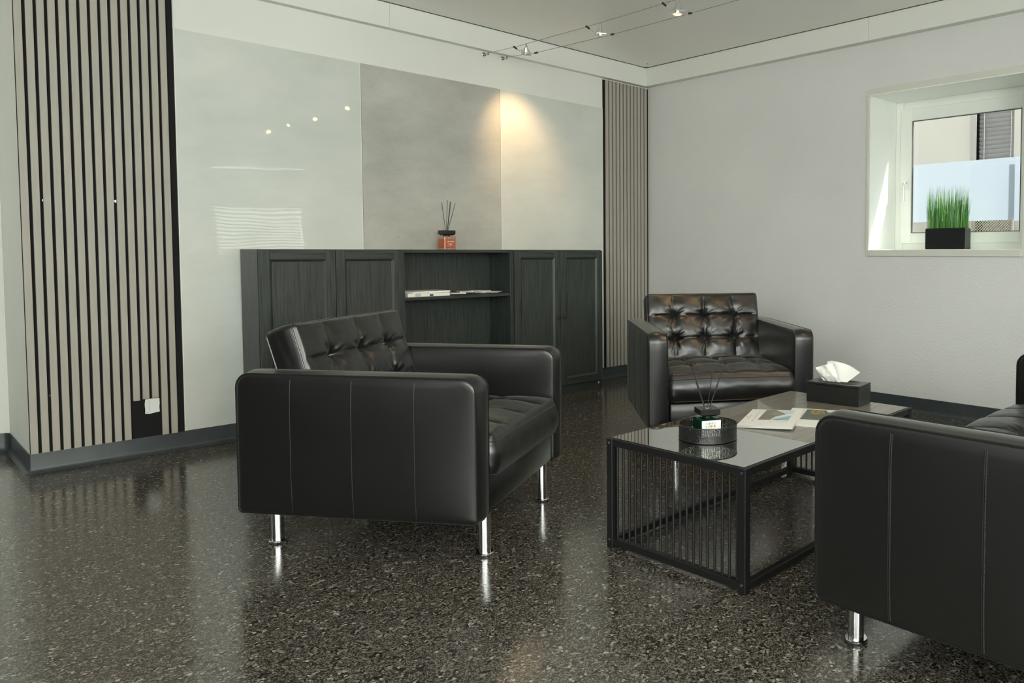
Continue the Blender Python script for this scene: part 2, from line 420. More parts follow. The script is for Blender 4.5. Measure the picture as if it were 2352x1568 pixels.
path += [(NICHE_X - 0.0005, 0.02), (NICHE_X - 0.0005, NICHE_Y - r_)]; nor += [(-1, 0), (-1, 0)]
for k in range(1, 7):        # coved inner corner
    a = k / 6 * pi / 2; path.append((NICHE_X - r_ + r_ * cos(a), NICHE_Y - r_ + r_ * sin(a))); nor.append((-cos(a), -sin(a)))
path += [(NICHE_X - r_ - 0.3, NICHE_Y - 0.0005), (LEFT_X + 0.01, NICHE_Y - 0.0005)]; nor += [(0, -1), (0, -1)]
skirting('baseboard_back', path, nor)
skirting('baseboard_right', [(-0.0005, -0.023), (-0.0005, -2.0), (-0.0005, -4.0), (-0.0005, REAR_Y)], [(-1, 0)] * 4)

# ------------------------------------------------------------------ slat wall panels
def slat_panel(name, x0, xa, n, ztop, label, cuts={}, felt_to=None, zb=BB + 0.001):
    root = empty(name, (x0, -0.0004, zb)); h = ztop - zb
    tag(root, label, 'wall panel')
    MB().box(0, felt_to - x0, -0.009, 0, 0, h).build('felt_backing', 'felt_black', root)
    meshes = {}
    for i in range(n):
        z0 = cuts.get(i, zb)
        if z0 not in meshes:
            o = MB().cbox(0, 0.0275, -0.0115, 0, 0, ztop - z0 - (0.004 if z0 == zb else 0), 0.0006).build('slat', 'slat_veneer', root); meshes[z0] = o
        else: o = link_copy(meshes[z0], root)
        o.location = (xa + 0.04 * i - x0, -0.0091, z0 - zb)
    return root
lp = slat_panel('slat_wall_panel', -4.0898, -4.0880, 15, 2.446, 'grey wood slat panel with a patch cut out, on the pier at far left',
                {10: 0.289, 11: 0.293, 12: 0.2935}, -3.4685)
for (x, z) in ((-4.006, 1.287), (-3.732, 1.297), (-4.007, 0.363), (-3.531, 0.387)):
    mb = MB(); mb.tube([(0.0055 * cos(2 * pi * k / 12), -0.0105, 0.0055 * sin(2 * pi * k / 12)) for k in range(12)], 0.0012, True, 5)
    mb.lathe([(0.0025, 0), (0.0025, 0.003)], 8, Matrix.Rotation(pi / 2, 4, 'X') @ Matrix.Translation((0, 0, 0.009)))
    mb.build('screw', 'chrome', lp, loc=(x + 4.0898, 0, z - BB - 0.001))
# torn plaster patch left bare in the cut-out
pt = [(0, 0.003), (0.02, 0), (0.045, 0.004), (0.063, 0.006), (0.0615, 0.03), (0.0635, 0.05), (0.0625, 0.076), (0.03, 0.078), (0.002, 0.076), (-0.001, 0.05), (0.001, 0.02)]
o = MB().prism([(a, c) for a, c in pt], 0, 0.002, Matrix.Rotation(pi / 2, 4, 'X')).build('bare_patch', 'label_white', lp, loc=(-3.639 + 4.0898, -0.0092, 0.212 - BB))
o['label'] = 'torn white patch of bare wall'
MB().tube([(0.003, -0.0022, 0.008), (0.017, -0.0022, 0.010), (0.0205, -0.0022, 0.016), (0.0205, -0.0022, 0.07)], 0.0005, n=4).build('crease', 'icon_grey', o)
slat_panel('slat_wall_panel', -0.512, -0.494, 12, 2.437, 'narrow grey wood slat panel in the room corner beside the cabinets', {}, -0.003)

# ------------------------------------------------------------------ concrete-look wall boards
def board(x0, x1, material, label):
    root = empty('wall_board', (x0, -0.0004, BB + 0.001)); tag(root, label, 'wall board')
    h = 2.205 - BB - 0.001
    MB().cbox(0.0015, x1 - x0 - 0.0015, -0.006, 0, 0, h, 0.0008).build('board_face', material, root)
    if material == 'concrete_gloss':
        MB().box(x1 - x0 - 0.0055, x1 - x0 - 0.0018, -0.0068, -0.0061, 0, h).build('edge_strip', 'edge_white', root)
        MB().box(0.0018, 0.0055, -0.0068, -0.0061, 0, h).build('edge_strip', 'edge_white', root)
board(-3.4675, -2.487, 'concrete_gloss', 'glossy pale grey wall board next to the large slat panel, mirroring a window')
board(-2.487, -1.485, 'concrete_matte', 'matt mid-grey concrete-look wall board above the open shelf')
board(-1.485, -0.5135, 'concrete_gloss', 'glossy pale grey wall board with a warm spotlight glow')

# ------------------------------------------------------------------ the window on the right
y0, y1, z0, z1 = WIN
w1 = structure(empty('window_1', (0.36, (y0 + y1) / 2, z0)))
ox, oy, oz = 0.36, (y0 + y1) / 2, z0
def wbox(name, xa, xb, ya, yb, za, zb, m_, c=0.002, par=None):
    return MB().cbox(xa - ox, xb - ox, ya - oy, yb - oy, za - oz, zb - oz, c).build(name, m_, par or w1)
FW = 0.06
for (a, b_, c, d) in ((y0, y0 + FW, z0, z1), (y1 - FW, y1, z0, z1), (y0 + FW, y1 - FW, z0, z0 + FW), (y0 + FW, y1 - FW, z1 - FW, z1)):
    wbox('outer_frame', 0.372, 0.418, a + .0005, b_ - .0005, c + .0005, d - .0005, 'window_white', 0.004)
SW = 0.085; sy0, sy1, sz0, sz1 = y0 + FW - 0.012, y1 - FW + 0.012, z0 + FW - 0.015, z1 - FW + 0.002
for (a, b_, c, d) in ((sy0, sy0 + SW, sz0, sz1), (sy1 - SW, sy1, sz0, sz1), (sy0 + SW, sy1 - SW, sz0, sz0 + SW - 0.012), (sy0 + SW, sy1 - SW, sz1 - SW, sz1)):
    wbox('sash', 0.352, 0.3715, a, b_, c, d, 'window_white', 0.005)
gy0, gy1, gz0, gz1 = sy0 + SW, sy1 - SW, sz0 + SW - 0.012, sz1 - SW
for (a, b_, c, d) in ((gy0, gy0 + .005, gz0, gz1), (gy1 - .005, gy1, gz0, gz1), (gy0, gy1, gz0, gz0 + .005), (gy0, gy1, gz1 - .005, gz1)):
    wbox('glazing_bead', 0.355, 0.371, a, b_, c, d, 'gasket', 0.001)
MB().box(0.368 - ox, 0.372 - ox, gy0 - oy, gy1 - oy, gz0 - oz, gz1 - oz).build('pane', 'pane_glass', w1)
MB().box(0.3730 - ox, 0.3738 - ox, gy0 + 0.045 - oy, gy1 - 0.008 - oy, 1.252 - oz, 1.652 - oz).build('frosted_film', 'frosted_film', w1)
MB().box(0.3950 - ox, 0.3958 - ox, gy0 - 0.02 - oy, gy0 + 0.05 - oy, 1.247 - oz, 1.656 - oz).build('outer_film', 'frosted_film', w1)
hd = wbox('window_handle', 0.344, 0.3515, -2.240, -2.212, 1.478, 1.545, 'window_white', 0.003)
mb = MB(); mb.tube([(0.346, -2.226, 1.528), (0.318, -2.226, 1.528), (0.309, -2.227, 1.522), (0.306, -2.227, 1.508), (0.305, -2.228, 1.40)], [0.008, 0.008, 0.009, 0.009, 0.007], n=10)
mb.v = [(a - ox, b_ - oy, c - oz) for a, b_, c in mb.v]
o = mb.build('lever', 'alu', hd, smooth=True)
# casing boards round the reveal, with a small double step at the head
for (a, b_, c, d) in ((y1, y1 + 0.021, 1.017, 2.139), (y0 - 0.021, y0, 1.017, 2.139)):
    wbox('casing', -0.008, -0.0002, a, b_, c, d, 'casing_white', 0.001)
wbox('casing', -0.0085, -0.0002, y0, y1, z1, 2.139, 'casing_white', 0.001)
wbox('casing', -0.014, -0.0002, y0, y1, 1.017, z0 - 0.0005, 'casing_white', 0.002)
wbox('head_bead', -0.0095, 0.004, y0 + .001, y1 - .001, z1 - 0.008, z1 - 0.0005, 'window_white', 0.001)
# painted reveal lining
wbox('reveal_lining', 0.0, 0.3715, y1 - 0.0035, y1 - 0.0003, z0 + 0.001, z1 - 0.001, 'window_white', 0.0005)
wbox('reveal_lining', 0.0, 0.3715, y0 + 0.0003, y0 + 0.0035, z0 + 0.001, z1 - 0.001, 'window_white', 0.0005)
wbox('reveal_lining', 0.0, 0.3715, y0 + 0.004, y1 - 0.004, z1 - 0.0035, z1 - 0.0003, 'window_white', 0.0005)
wbox('window_sill', 0.0, 0.3715, y0 + 0.004, y1 - 0.004, z0 - 0.0003, z0 + 0.003, 'window_white', 0.0005)

# planter with artificial grass on the sill
pl = empty('potted_grass', (0.14, -2.62, z0 + 0.003)); tag(pl, 'artificial green grass in a black rectangular planter on the window sill', 'potted plant')
mb = MB(); mb.cbox(-0.042, 0.042, -0.136, 0.136, 0, 0.134, 0.004); mb.build('planter', 'planter_black', pl)
MB().box(-0.036, 0.036, -0.13, 0.13, 0.134, 0.1365).build('soil', 'underlining', pl)
mb = MB(); tints = []
for i in range(360):
    bx, by = random.uniform(-0.034, 0.034), random.uniform(-0.128, 0.128)
    h = random.uniform(0.17, 0.285) if random.random() < 0.8 else random.uniform(0.08, 0.2)
    lx, ly = random.gauss(0, 0.010), random.gauss(0, 0.007) + by * 0.07
    if random.random() < 0.05: ly *= 2.2
    w = random.uniform(0.0010, 0.0023); a = random.uniform(0, pi); ca, sa = cos(a) * w, sin(a) * w
    if random.random() < 0.6: ca, sa = 0.3 * w, w
    n = 5; o_ = len(mb.v); vs = []
    for k in range(n + 1):
        t = k / n; q = (bx + lx * t * t, by + ly * t * t, 0.134 + h * t); s_ = 1.0 if t < .5 else max(0.18, 1 - (t - .5) * 1.7)
        vs += [(q[0] - ca * s_, q[1] - sa * s_, q[2]), (q[0] + ca * s_, q[1] + sa * s_, q[2])]
        tints.append((random.uniform(0, 0.85)) if k == 0 else None); tints.append(None)
    base = random.uniform(0.0, 0.85)
    for k in range(n + 1):
        tv = base if k < n - 1 else (base * 0.5 + 0.5)
        tints[o_ + 2 * k] = tv; tints[o_ + 2 * k + 1] = tv
    mb.add(vs, [(2 * k, 2 * k + 1, 2 * k + 3, 2 * k + 2) for k in range(n)])
go = mb.build('grass_blades', 'grass', pl); go['kind'] = 'stuff'
at = go.data.attributes.new('tint', 'FLOAT', 'POINT')
for i, t in enumerate(tints): at.data[i].value = t

# ------------------------------------------------------------------ outside: the neighbouring house
FX = 1.72
fc = empty('neighbour_house', (FX, -2.2, -0.5)); tag(fc, 'pale rendered house wall with a shuttered window, seen through the glass', 'building')
Mo = Matrix.Translation((-FX, 2.2, 0.5)); WA, WB_, HN = -2.486, -2.180, 4.2
mb = MB(); mb.box(FX, FX + 0.3, -20, WA, -0.5, HN, Mo).box(FX, FX + 0.3, WB_, 16, -0.5, HN, Mo).box(FX, FX + 0.3, WA, WB_, 2.8, HN, Mo).box(FX, FX + 0.3, WA, WB_, -0.5, 1.0, Mo)
mb.build('facade_wall', 'facade', fc)
MB().box(FX - 0.012, FX + 0.28, WB_, WB_ + 0.052, -0.4, 2.9, Mo).build('downpipe_strip', 'facade_grey', fc)
MB().box(FX + 0.16, FX + 0.18, WA, WB_, 1.0, 2.8, Mo).build('shutter_backing', 'facade_grey', fc)
sl = None
for k in range(26):
    zz = 1.38 + k * 0.0360
    if sl is None: sl = MB().box(-0.0178, 0.0178, -0.151, 0.151, -0.001, 0.001).build('slat', 'blind_grey', fc); o = sl
    else: o = link_copy(sl, fc)
    o.location = (0.06, (WA + WB_) / 2 + 2.2, zz + 0.5); o.rotation_euler = (0, radians(58), 0)
for yy in (WB_ - 0.050, WA + 0.036):
    MB().box(FX + 0.036, FX + 0.039, yy - 0.0025, yy + 0.0025, 1.34, 2.4, Mo).build('blind_cord', 'cord_white', fc)
lt = empty('garden_lattice', (FX - 0.05, -2.335, 0.85)); tag(lt, 'diagonal wooden lattice low behind the frosted glass', 'lattice')
mb = MB(); lo, hi, HT = -0.165, 0.165, 0.47
for k in range(-24, 40):
    for sgn in (-1, 1):
        a, d = lo + 0.0225 * k, lo + 0.0225 * k + sgn * HT; q = []
        for t in [0, 1] + [(lim - a) / (d - a) for lim in (lo, hi)]:
            x_ = a + (d - a) * t
            if -1e-9 <= t <= 1 + 1e-9 and lo - 1e-6 <= x_ <= hi + 1e-6: q.append((x_, HT * t))
        q = sorted(set(q))
        if len(q) > 1 and abs(q[0][0] - q[-1][0]) > 0.01: mb.tube([(0.003 * sgn, *q[0]), (0.003 * sgn, *q[-1])], 0.0028, n=4)
o = mb.build('lattice_strips', 'lattice_wood', lt); o['kind'] = 'stuff'
for yy in (lo - 0.012, hi): MB().box(-0.008, 0.008, yy, yy + 0.012, -0.85 - 0.45, HT + 0.01).build('post', 'lattice_wood', lt)
MB().box(-0.008, 0.008, lo, hi, -0.012, 0).build('bottom_rail', 'lattice_wood', lt)
structure(MB().box(0.05, 0.42, -20, 16, ZC + 0.21, 8.0).box(0.05, 0.42, -20, -6.31, -0.5, ZC + 0.21).box(0.05, 0.42, 0.91, 16, -0.5, ZC + 0.21).box(0.05, 0.42, -6.31, 0.91, -0.5, -0.121)
          .box(0.4205, 0.44, -6.31, WIN[0], -0.12, ZC + 0.21).box(0.4205, 0.44, WIN[1], 0.91, -0.12, ZC + 0.21).box(0.4205, 0.44, WIN[0], WIN[1], -0.12, WIN[2]).box(0.4205, 0.44, WIN[0], WIN[1], WIN[3], ZC + 0.21)
          .build('alley_shade_wall', 'shade_wall_dark'))  # unseen outer walls added to keep the alley in shade
structure(MB().box(0.42, 14, -24, 20, -0.7, -0.5).build('ground', 'ground'))

# ------------------------------------------------------------------ unseen windows: those with blinds mirror in the board, others added for light
for i, (a, b_, c, d) in enumerate(REAR_WINS):
    wr = structure(empty('window_%d' % (i + 2), ((a + b_) / 2, REAR_Y - 0.12, c))); cx = (a + b_) / 2
    for (p, q, r, s_) in ((a, a + .07, c, d), (b_ - .07, b_, c, d), (a + .07, b_ - .07, c, c + .07), (a + .07, b_ - .07, d - .07, d)):
        MB().cbox(p - cx + .0005, q - cx - .0005, -0.04, 0.04, r - c + .0005, s_ - c - .0005, 0.004).build('frame', 'window_white', wr)
    MB().box(a + .07 - cx, b_ - .07 - cx, -0.003, 0.003, 0.07, d - c - 0.07).build('pane', 'pane_glass', wr)
    if i >= 2:
        bl = empty('window_blind', (cx, REAR_Y - 0.05, c + 0.02))
        tag(bl, ['white slatted blind on the second rear window', 'white slatted blind on the rear window mirrored in the wall board'][i - 2], 'blind')
        MB().cbox(a - cx + .02, b_ - cx - .02, -0.02, 0.02, d - c - 0.06, d - c - 0.02, 0.003).build('head_rail', 'blind_white', bl)
        s0 = None
        for k in range(int((d - c - 0.1) / 0.048)):
            if s0 is None: s0 = MB().box(a - cx + .025, b_ - cx - .025, -0.026, 0.026, -0.0008, 0.0008).build('slat', 'blind_fabric', bl); o = s0
            else: o = link_copy(s0, bl)
            o.location = (0, 0, 0.03 + k * 0.048); o.rotation_euler = (radians(-24 if 0.03 + k * 0.048 < 0.70 else -66), 0, 0)
wl = structure(empty('window_6', (LEFT_X - 0.12, -4.85, LEFT_FILL_WIN[2])))  # unseen window added to brighten the right wall
for k in range(3):
    yy = LEFT_FILL_WIN[0] + (LEFT_FILL_WIN[1] - LEFT_FILL_WIN[0]) * k / 2
    MB().cbox(-0.03, 0.03, yy + 4.85 - 0.03, yy + 4.85 + 0.03, 0.001, LEFT_FILL_WIN[3] - LEFT_FILL_WIN[2] - 0.001, 0.003).build('mullion', 'window_white', wl)
MB().box(-0.003, 0.003, LEFT_FILL_WIN[0] + 4.85, LEFT_FILL_WIN[1] + 4.85, 0, LEFT_FILL_WIN[3] - LEFT_FILL_WIN[2]).build('pane', 'pane_glass', wl)

# ================================================================== CABINETS
CABX, HC = -0.7852, 1.06
YB = -0.026                      # back of the cabinets clears the skirting
def cab_body(x0, label, cat):
    root = empty('low_cabinet', (x0, -0.28, 0)); tag(root, label, cat)
    MB().cbox(0, 0.8, 0.0, 0.28 + YB, HC - 0.02, HC, 0.001).build('top_board', 'black_oak_rail', root)
    for xx in (0, 0.78): MB().cbox(xx, xx + 0.02, 0.0, 0.28 + YB, 0, HC - 0.0201, 0.001).build('side_panel', 'black_oak', root)
    MB().box(0.02, 0.78, 0.25, 0.254, 0.06, HC - 0.02).build('back_panel', 'black_oak', root)
    MB().cbox(0.0202, 0.7798, 0.001, 0.24, 0.06, 0.078, 0.001).build('bottom_board', 'black_oak_rail', root)
    MB().box(0.0202, 0.7798, 0.004, 0.02, 0, 0.06).build('plinth', 'black_oak_rail', root)
    return root
def door(root, x0, x1, knob_x):
    d = empty('door', (x0, -0.0005, 0.068)); d.parent = root; w, h, st, t = x1 - x0, 0.987, 0.052, 0.019
    for (a, b_) in ((0, st), (w - st, w)): MB().cbox(a, b_, -t, 0, 0, h, 0.0012).build('stile', 'black_oak', d)
    for (a, b_) in ((0, st), (h - st, h)): MB().cbox(st + .0002, w - st - .0002, -t, 0, a, b_, 0.0012).build('rail', 'black_oak_rail', d)
    MB().box(st, w - st, -0.007, -0.002, st, h - st).build('panel', 'black_oak', d)
    # bevelled bead round the sunken panel
    c, dep = 0.012, 0.0105
    o_, i_ = [(st, st), (w - st, st), (w - st, h - st), (st, h - st)], [(st + c, st + c), (w - st - c, st + c), (w - st - c, h - st - c), (st + c, h - st - c)]
    vs = [(p[0], -t + 0.001, p[1]) for p in o_] + [(p[0], -t + 0.001 + dep, p[1]) for p in i_]
    MB().add(vs, [(k, (k + 1) % 4, 4 + (k + 1) % 4, 4 + k) for k in range(4)]).build('bevel_moulding', 'black_oak', d)
    MB().lathe([(0.005, 0), (0.005, 0.008), (0.010, 0.013), (0.011, 0.018), (0.008, 0.021)], 16, Matrix.Rotation(pi / 2, 4, 'X')).build('knob', 'matte_black', d, True, loc=(knob_x, -t, 0.499))
xs = [CABX - 2.4, CABX - 1.6, CABX - 0.8]
c1 = cab_body(xs[0] , 'black oak cabinet with two panelled doors, left end of the row', 'cabinet')
door(c1, 0.003, 0.3985, 0.372); door(c1, 0.4015, 0.797, 0.0235)
c2 = cab_body(xs[1] + 0.0006, 'black oak open shelf unit between the two closed cabinets', 'shelf unit')
for zz in (0.765, 0.40): MB().cbox(0.0205, 0.7795, 0.004, 0.248, zz - 0.02, zz, 0.001).build('shelf', 'black_oak_rail', c2)
pg = None
for k in range(27):
    for yy in (0.04, 0.21):
        if abs(0.11 + k * 0.032 - 0.755) < 0.025: continue
        if pg is None: pg = MB().lathe([(0.0022, 0), (0.0022, 0.0006)], 8, Matrix.Rotation(-pi / 2, 4, 'Y')).build('peg_hole', 'peg_grey', c2); o = pg
        else: o = link_copy(pg, c2)
        o.location = (0.7798, yy, 0.11 + k * 0.032)
c3 = cab_body(xs[2] + 0.0012, 'black oak cabinet with two panelled doors, right end of the row beside the corner slats', 'cabinet')
door(c3, 0.003, 0.3985, 0.372); door(c3, 0.4015, 0.797, 0.0235)
MB().box(0.770, 0.7805, 0.0030, 0.0038, 0.037, 0.052).build('sticker', 'label_white', c3)

# brochures on the open shelf
def flat_item(name, w, d, h, loc, rz, m_, label, cat, group=None, tilt=0.0):
    r = empty(name, loc, rz); r.rotation_euler = (0, tilt, rz); tag(r, label, cat, group)
    mb = MB().cbox(-w / 2, w / 2, -d / 2, d / 2, 0, h, min(0.0006, h / 3)); mb.build('pages', m_, r); return r
SZ = 0.7652
def sx(x): return x
r = flat_item('brochure_stack', 0.145, 0.20, 0.022, (-2.275, -0.155, SZ), 0.10, 'paper', 'thick white brochure pile at the left end of the shelf', 'brochures', 'brochures on the shelf')
MB().box(-0.02, 0.018, -0.1006, -0.0995, 0.002, 0.02).build('spine_mark', 'lilac', r)
r = flat_item('brochure_stack', 0.15, 0.20, 0.020, (-2.122, -0.160, SZ), -0.06, 'paper', 'white brochure pile with a navy mark on its edge', 'brochures', 'brochures on the shelf')
MB().box(-0.062, -0.037, -0.1006, -0.0995, 0.002, 0.0135).build('spine_mark', 'navy', r)
flat_item('brochure', 0.14, 0.19, 0.010, (-2.262, -0.150, SZ + 0.0224), 0.28, 'paper', 'slim white brochure topping the left pile at an angle', 'brochure', 'brochures on the shelf')
flat_item('brochure', 0.148, 0.19, 0.011, (-2.105, -0.135, SZ + 0.0204), 0.02, 'paper', 'white brochure lying on top of the pile with the navy mark', 'brochure', 'brochures on the shelf')
labs = ['leftmost white card fanned out on the shelf', 'second white card from the left in the fan on the shelf', 'small pale card in the middle of the fan on the shelf',
        'fourth cream card of the fan, angled toward the shelf side', 'widest white card at the right end of the fan']
for i, (x, y, rz, w, d, m_) in enumerate([(-1.938, -0.172, -0.55, 0.10, 0.15, 'paper'), (-1.865, -0.125, -0.35, 0.085, 0.15, 'paper'), (-1.795, -0.178, 0.05, 0.042, 0.13, 'paper_edge'),
                                           (-1.742, -0.116, 0.5, 0.07, 0.14, 'paper'), (-1.694, -0.170, 0.72, 0.11, 0.14, 'paper')]):
    flat_item('card', w, d, 0.0055, (x, y, SZ + 0.0050 + (0.0 if i % 2 == 0 else 0.0058)), rz, m_, labs[i], 'card', 'cards fanned out on the shelf')
flat_item('card_holder', 0.30, 0.16, 0.0048, (-1.80, -0.125, SZ), 0.0, 'card_dark', 'flat black tray under the fanned cards on the shelf', 'tray')

# ------------------------------------------------------------------ reed diffusers
def diffuser(loc, rz, s, glass, fluid, label, sticks, hs, wf=1.0):
    r = empty('reed_diffuser', loc, rz); tag(r, label, 'diffuser')
    w = 0.034 * s * wf; hb = 0.068 * s
    bt = MB().cbox(-w, w, -w, w, 0, hb, 0.003 * s).build('bottle', glass, r)
    MB().cbox(-w + 0.004 * s, w - 0.004 * s, -w + 0.004 * s, w - 0.004 * s, 0.009 * s, hb * (0.88 if fluid == 'teal_fluid' else 0.80), 0.002 * s).build('fragrance', fluid, bt)
    MB().lathe([(0.017 * s, hb), (0.017 * s, hb + 0.006 * s)], 20).build('neck', 'matte_black', r)
    c = 0.031 * s * wf; cb = 0.022 * s
    vs = [(-cb, -cb, hb + .005 * s), (cb, -cb, hb + .005 * s), (cb, cb, hb + .005 * s), (-cb, cb, hb + .005 * s)] + \
         [(a * c, b_ * c, z) for z in (hb + 0.0125 * s, hb + 0.031 * s) for (a, b_) in ((-1, -1), (1, -1), (1, 1), (-1, 1))]
    MB().add(vs, [(3, 2, 1, 0), (8, 9, 10, 11)] + [(q * 4 + k, q * 4 + (k + 1) % 4, q * 4 + 4 + (k + 1) % 4, q * 4 + 4 + k) for q in (0, 1) for k in range(4)]).build('cap', 'satin_black', r)
    MB().tube([(0.009 * s * cos(2 * pi * k / 16), 0.009 * s * sin(2 * pi * k / 16), hb + 0.031 * s) for k in range(16)], 0.0016 * s, True).build('collar_ring', 'chrome', r)
    for (a, b_, tx, ty, L) in sticks:
        MB().tube([(a, b_, hb + 0.02 * s), (a + tx, b_ + ty, hb + L)], 0.0017, n=8).build('reed', 'matte_black', r)
    return r, w, hb
# orange one on the cabinet; offsets are in the bottle's own frame
rz1 = radians(2.4)
def inframe(rz, x, y): return (x * cos(-rz) - y * sin(-rz), x * sin(-rz) + y * cos(-rz))
RV = Vector((cos(YAW), -sin(YAW)))
def reed(rz, b0, t0, L): # b0, t0: sideways offset seen from the room
    p, q = inframe(rz, RV.x * b0, RV.y * b0), inframe(rz, RV.x * (t0 - b0), RV.y * (t0 - b0)); return (p[0], p[1], q[0], q[1], L)
rd, w, hb = diffuser((-2.003, -0.150, HC + 0.0003), rz1, 1.27, 'pink_glass', 'amber_fluid', 'orange glass reed diffuser with a black square cap, on top of the shelf unit',
    [reed(rz1, -0.006, -0.030, 0.222), reed(rz1, -0.002, 0.007, 0.236), reed(rz1, 0.002, 0.026, 0.228), reed(rz1, 0.003, 0.031, 0.226), reed(rz1, 0.004, 0.058, 0.216)], 0)
mb = MB()
for (x_, z_, ww, hh) in ((-0.024, 0.050, 0.014, 0.004), (-0.006, 0.050, 0.012, 0.004), (0.010, 0.050, 0.014, 0.004), (-0.018, 0.036, 0.010, 0.003), (-0.004, 0.036, 0.016, 0.003), (-0.012, 0.028, 0.02, 0.0025)):
    mb.box(x_, x_ + ww, -w - 0.0006, -w - 0.0002, z_, z_ + hh)
mb.build('print', 'label_white', rd)

# ================================================================== COFFEE TABLE
TX, TY, TR, TL, TW, TH = -2.867, -2.679, 0.0303, 1.191, 0.606, 0.39
tb = empty('coffee_table', (TX, TY, 0), TR); tag(tb, 'long black metal coffee table with barred ends and a half glass, half wood top', 'coffee table')
def tpt(lx, ly, z): return (TX + cos(TR) * lx + sin(TR) * ly, TY + sin(TR) * lx - cos(TR) * ly, z)
LG = 0.028
for (x, y) in ((0, 0), (TL - LG, 0), (0, TW - LG), (TL - LG, TW - LG)):
    l = MB().cbox(x, x + LG, -y - LG, -y, 0.0, TH, 0.0015).build('leg', 'black_steel', tb)
    for zz in (0.03, TH - 0.014):
        xx = -0.0006 if x == 0 else TL + 0.0006
        MB().lathe([(0.0045, -0.0012), (0.0045, 0.0012)], 10, Matrix.Rotation(pi / 2, 4, 'Y')).build('bolt', 'chrome', l, loc=(xx, -y - LG / 2, zz))
for x in (0.002, TL - 0.026):
    for (za, zb_) in ((TH - 0.025, TH), (0.012, 0.036)):
        MB().cbox(x, x + 0.024, -TW + LG, -LG, za, zb_, 0.0012).build('end_rail', 'black_steel', tb)
for y in (0.002, TW - 0.026):
    for (za, zb_) in ((TH - 0.025, TH), (0.010, 0.034)):
        MB().cbox(LG, TL - LG, -y - 0.024, -y, za, zb_, 0.0012).build('side_rail', 'black_steel', tb)
br = None
for x in (0.014, TL - 0.014):
    for k in range(19):
        if br is None: br = MB().lathe([(0.0046, 0.03), (0.0046, TH - 0.02)], 10).build('bar', 'black_steel', tb, 50); o = br
        else: o = link_copy(br, tb)
        o.location = (x, -0.042 - k * 0.0291, 0)
DV = 0.397
MB().box(0.0245, TL - 0.0245, -TW + 0.0265, -0.0265, TH - 0.022, TH - 0.009).build('support_sheet', 'black_steel', tb)
MB().cbox(0.0130, DV - 0.0015, -TW + 0.0135, -0.0135, TH + 0.0005, TH + 0.0025, 0.0004).build('glass_top', 'smoked_glass', tb)
MB().cbox(DV + 0.0015, TL - 0.0130, -TW + 0.0135, -0.0135, TH + 0.0005, TH + 0.0025, 0.0004).build('wood_top', 'dark_walnut', tb)
ZT = TH + 0.0026

# ------------------------------------------------------------------ perforated tray with the teal diffuser
tx, ty, _ = tpt(0.226, 0.278, 0)
ty_root = empty('wire_tray', (tx, ty, ZT)); tag(ty_root, 'round black perforated metal tray on the glass end of the coffee table', 'tray')
TRR, TRH = 0.102, 0.055
MB().lathe([(TRR - 0.003, 0.0), (TRR, 0.002), (TRR, 0.004), (TRR - 0.003, 0.005)], 64).build('tray_base', 'matte_black', ty_root, True)
# mesh wall: hand-cut looking holes, irregular grid
nc, nr_ = 104, 11; mb = MB(); zlo, zhi = 0.008, TRH - 0.004
jit = [[(random.uniform(-.22, .22), random.uniform(-.22, .22)) for _ in range(nc)] for _ in range(nr_)]
def wp(i, k, rad=TRR):
    dj = jit[i][k % nc]; a = 2 * pi * (k + (dj[0] if 0 < i < nr_ - 1 else 0)) / nc; z = zlo + (zhi - zlo) * (i + (dj[1] if 0 < i < nr_ - 1 else 0)) / (nr_ - 1)
    return Vector((rad * cos(a), rad * sin(a), z))
for i in range(nr_ - 1):
    for k in range(nc):
        q = [wp(i, k), wp(i, k + 1), wp(i + 1, k + 1), wp(i + 1, k)]; c = sum(q, Vector()) / 4
        f = random.uniform(0.48, 0.66) if random.random() > 0.06 else 0.12
        inn = [c + (p - c) * f for p in q]
        mb.add([tuple(p) for p in q + inn], [(0, 1, 5, 4), (1, 2, 6, 5), (2, 3, 7, 6), (3, 0, 4, 7)])
o = mb.build('perforated_wall', 'matte_black', ty_root); o['kind'] = 'stuff'
md = o.modifiers.new('thick', 'SOLIDIFY'); md.thickness = 0.0012
mb = MB(); mb.lathe([(TRR - 0.0012, 0.004), (TRR + 0.0008, 0.004), (TRR + 0.0008, 0.0085), (TRR - 0.0012, 0.0085)], 64)
mb.build('bottom_band', 'matte_black', ty_root, True)
MB().tube([(TRR * cos(2 * pi * k / 72), TRR * sin(2 * pi * k / 72), TRH - 0.003) for k in range(72)], 0.0024, True, 8).build('rim', 'matte_black', ty_root, True)

rz2 = radians(-30)
rd, w, hb = diffuser((tx + 0.004, ty + 0.006, ZT + 0.0056), rz2, 1.0, 'teal_glass', 'teal_fluid', 'teal glass reed diffuser with a white label, standing in the round tray',
    [reed(rz2, -0.006, -0.058, 0.178), reed(rz2, -0.005, -0.053, 0.177), reed(rz2, 0.0, 0.020, 0.176), reed(rz2, 0.004, 0.052, 0.168), reed(rz2, 0.005, 0.055, 0.169)], 0, 1.16)
lb = MB().box(-w + 0.006, w - 0.003, -w - 0.0005, -w - 0.0001, 0.004, hb - 0.006).build('label', 'label_white', rd)
def lq(name, x0, z0_, x1, z1_, m_):
    MB().box(x0, x1, -w - 0.0008, -w - 0.0006, z0_, z1_).build(name, m_, lb)
def ring(cx, cz, r, m_, n=14, a0=0, a1=2 * pi):
    pts_ = [(cx + r * cos(a0 + (a1 - a0) * k / n), -w - 0.0007, cz + r * sin(a0 + (a1 - a0) * k / n)) for k in range(n + 1)]
    MB().tube(pts_, 0.0005, n=4).build('symbol', m_, lb)
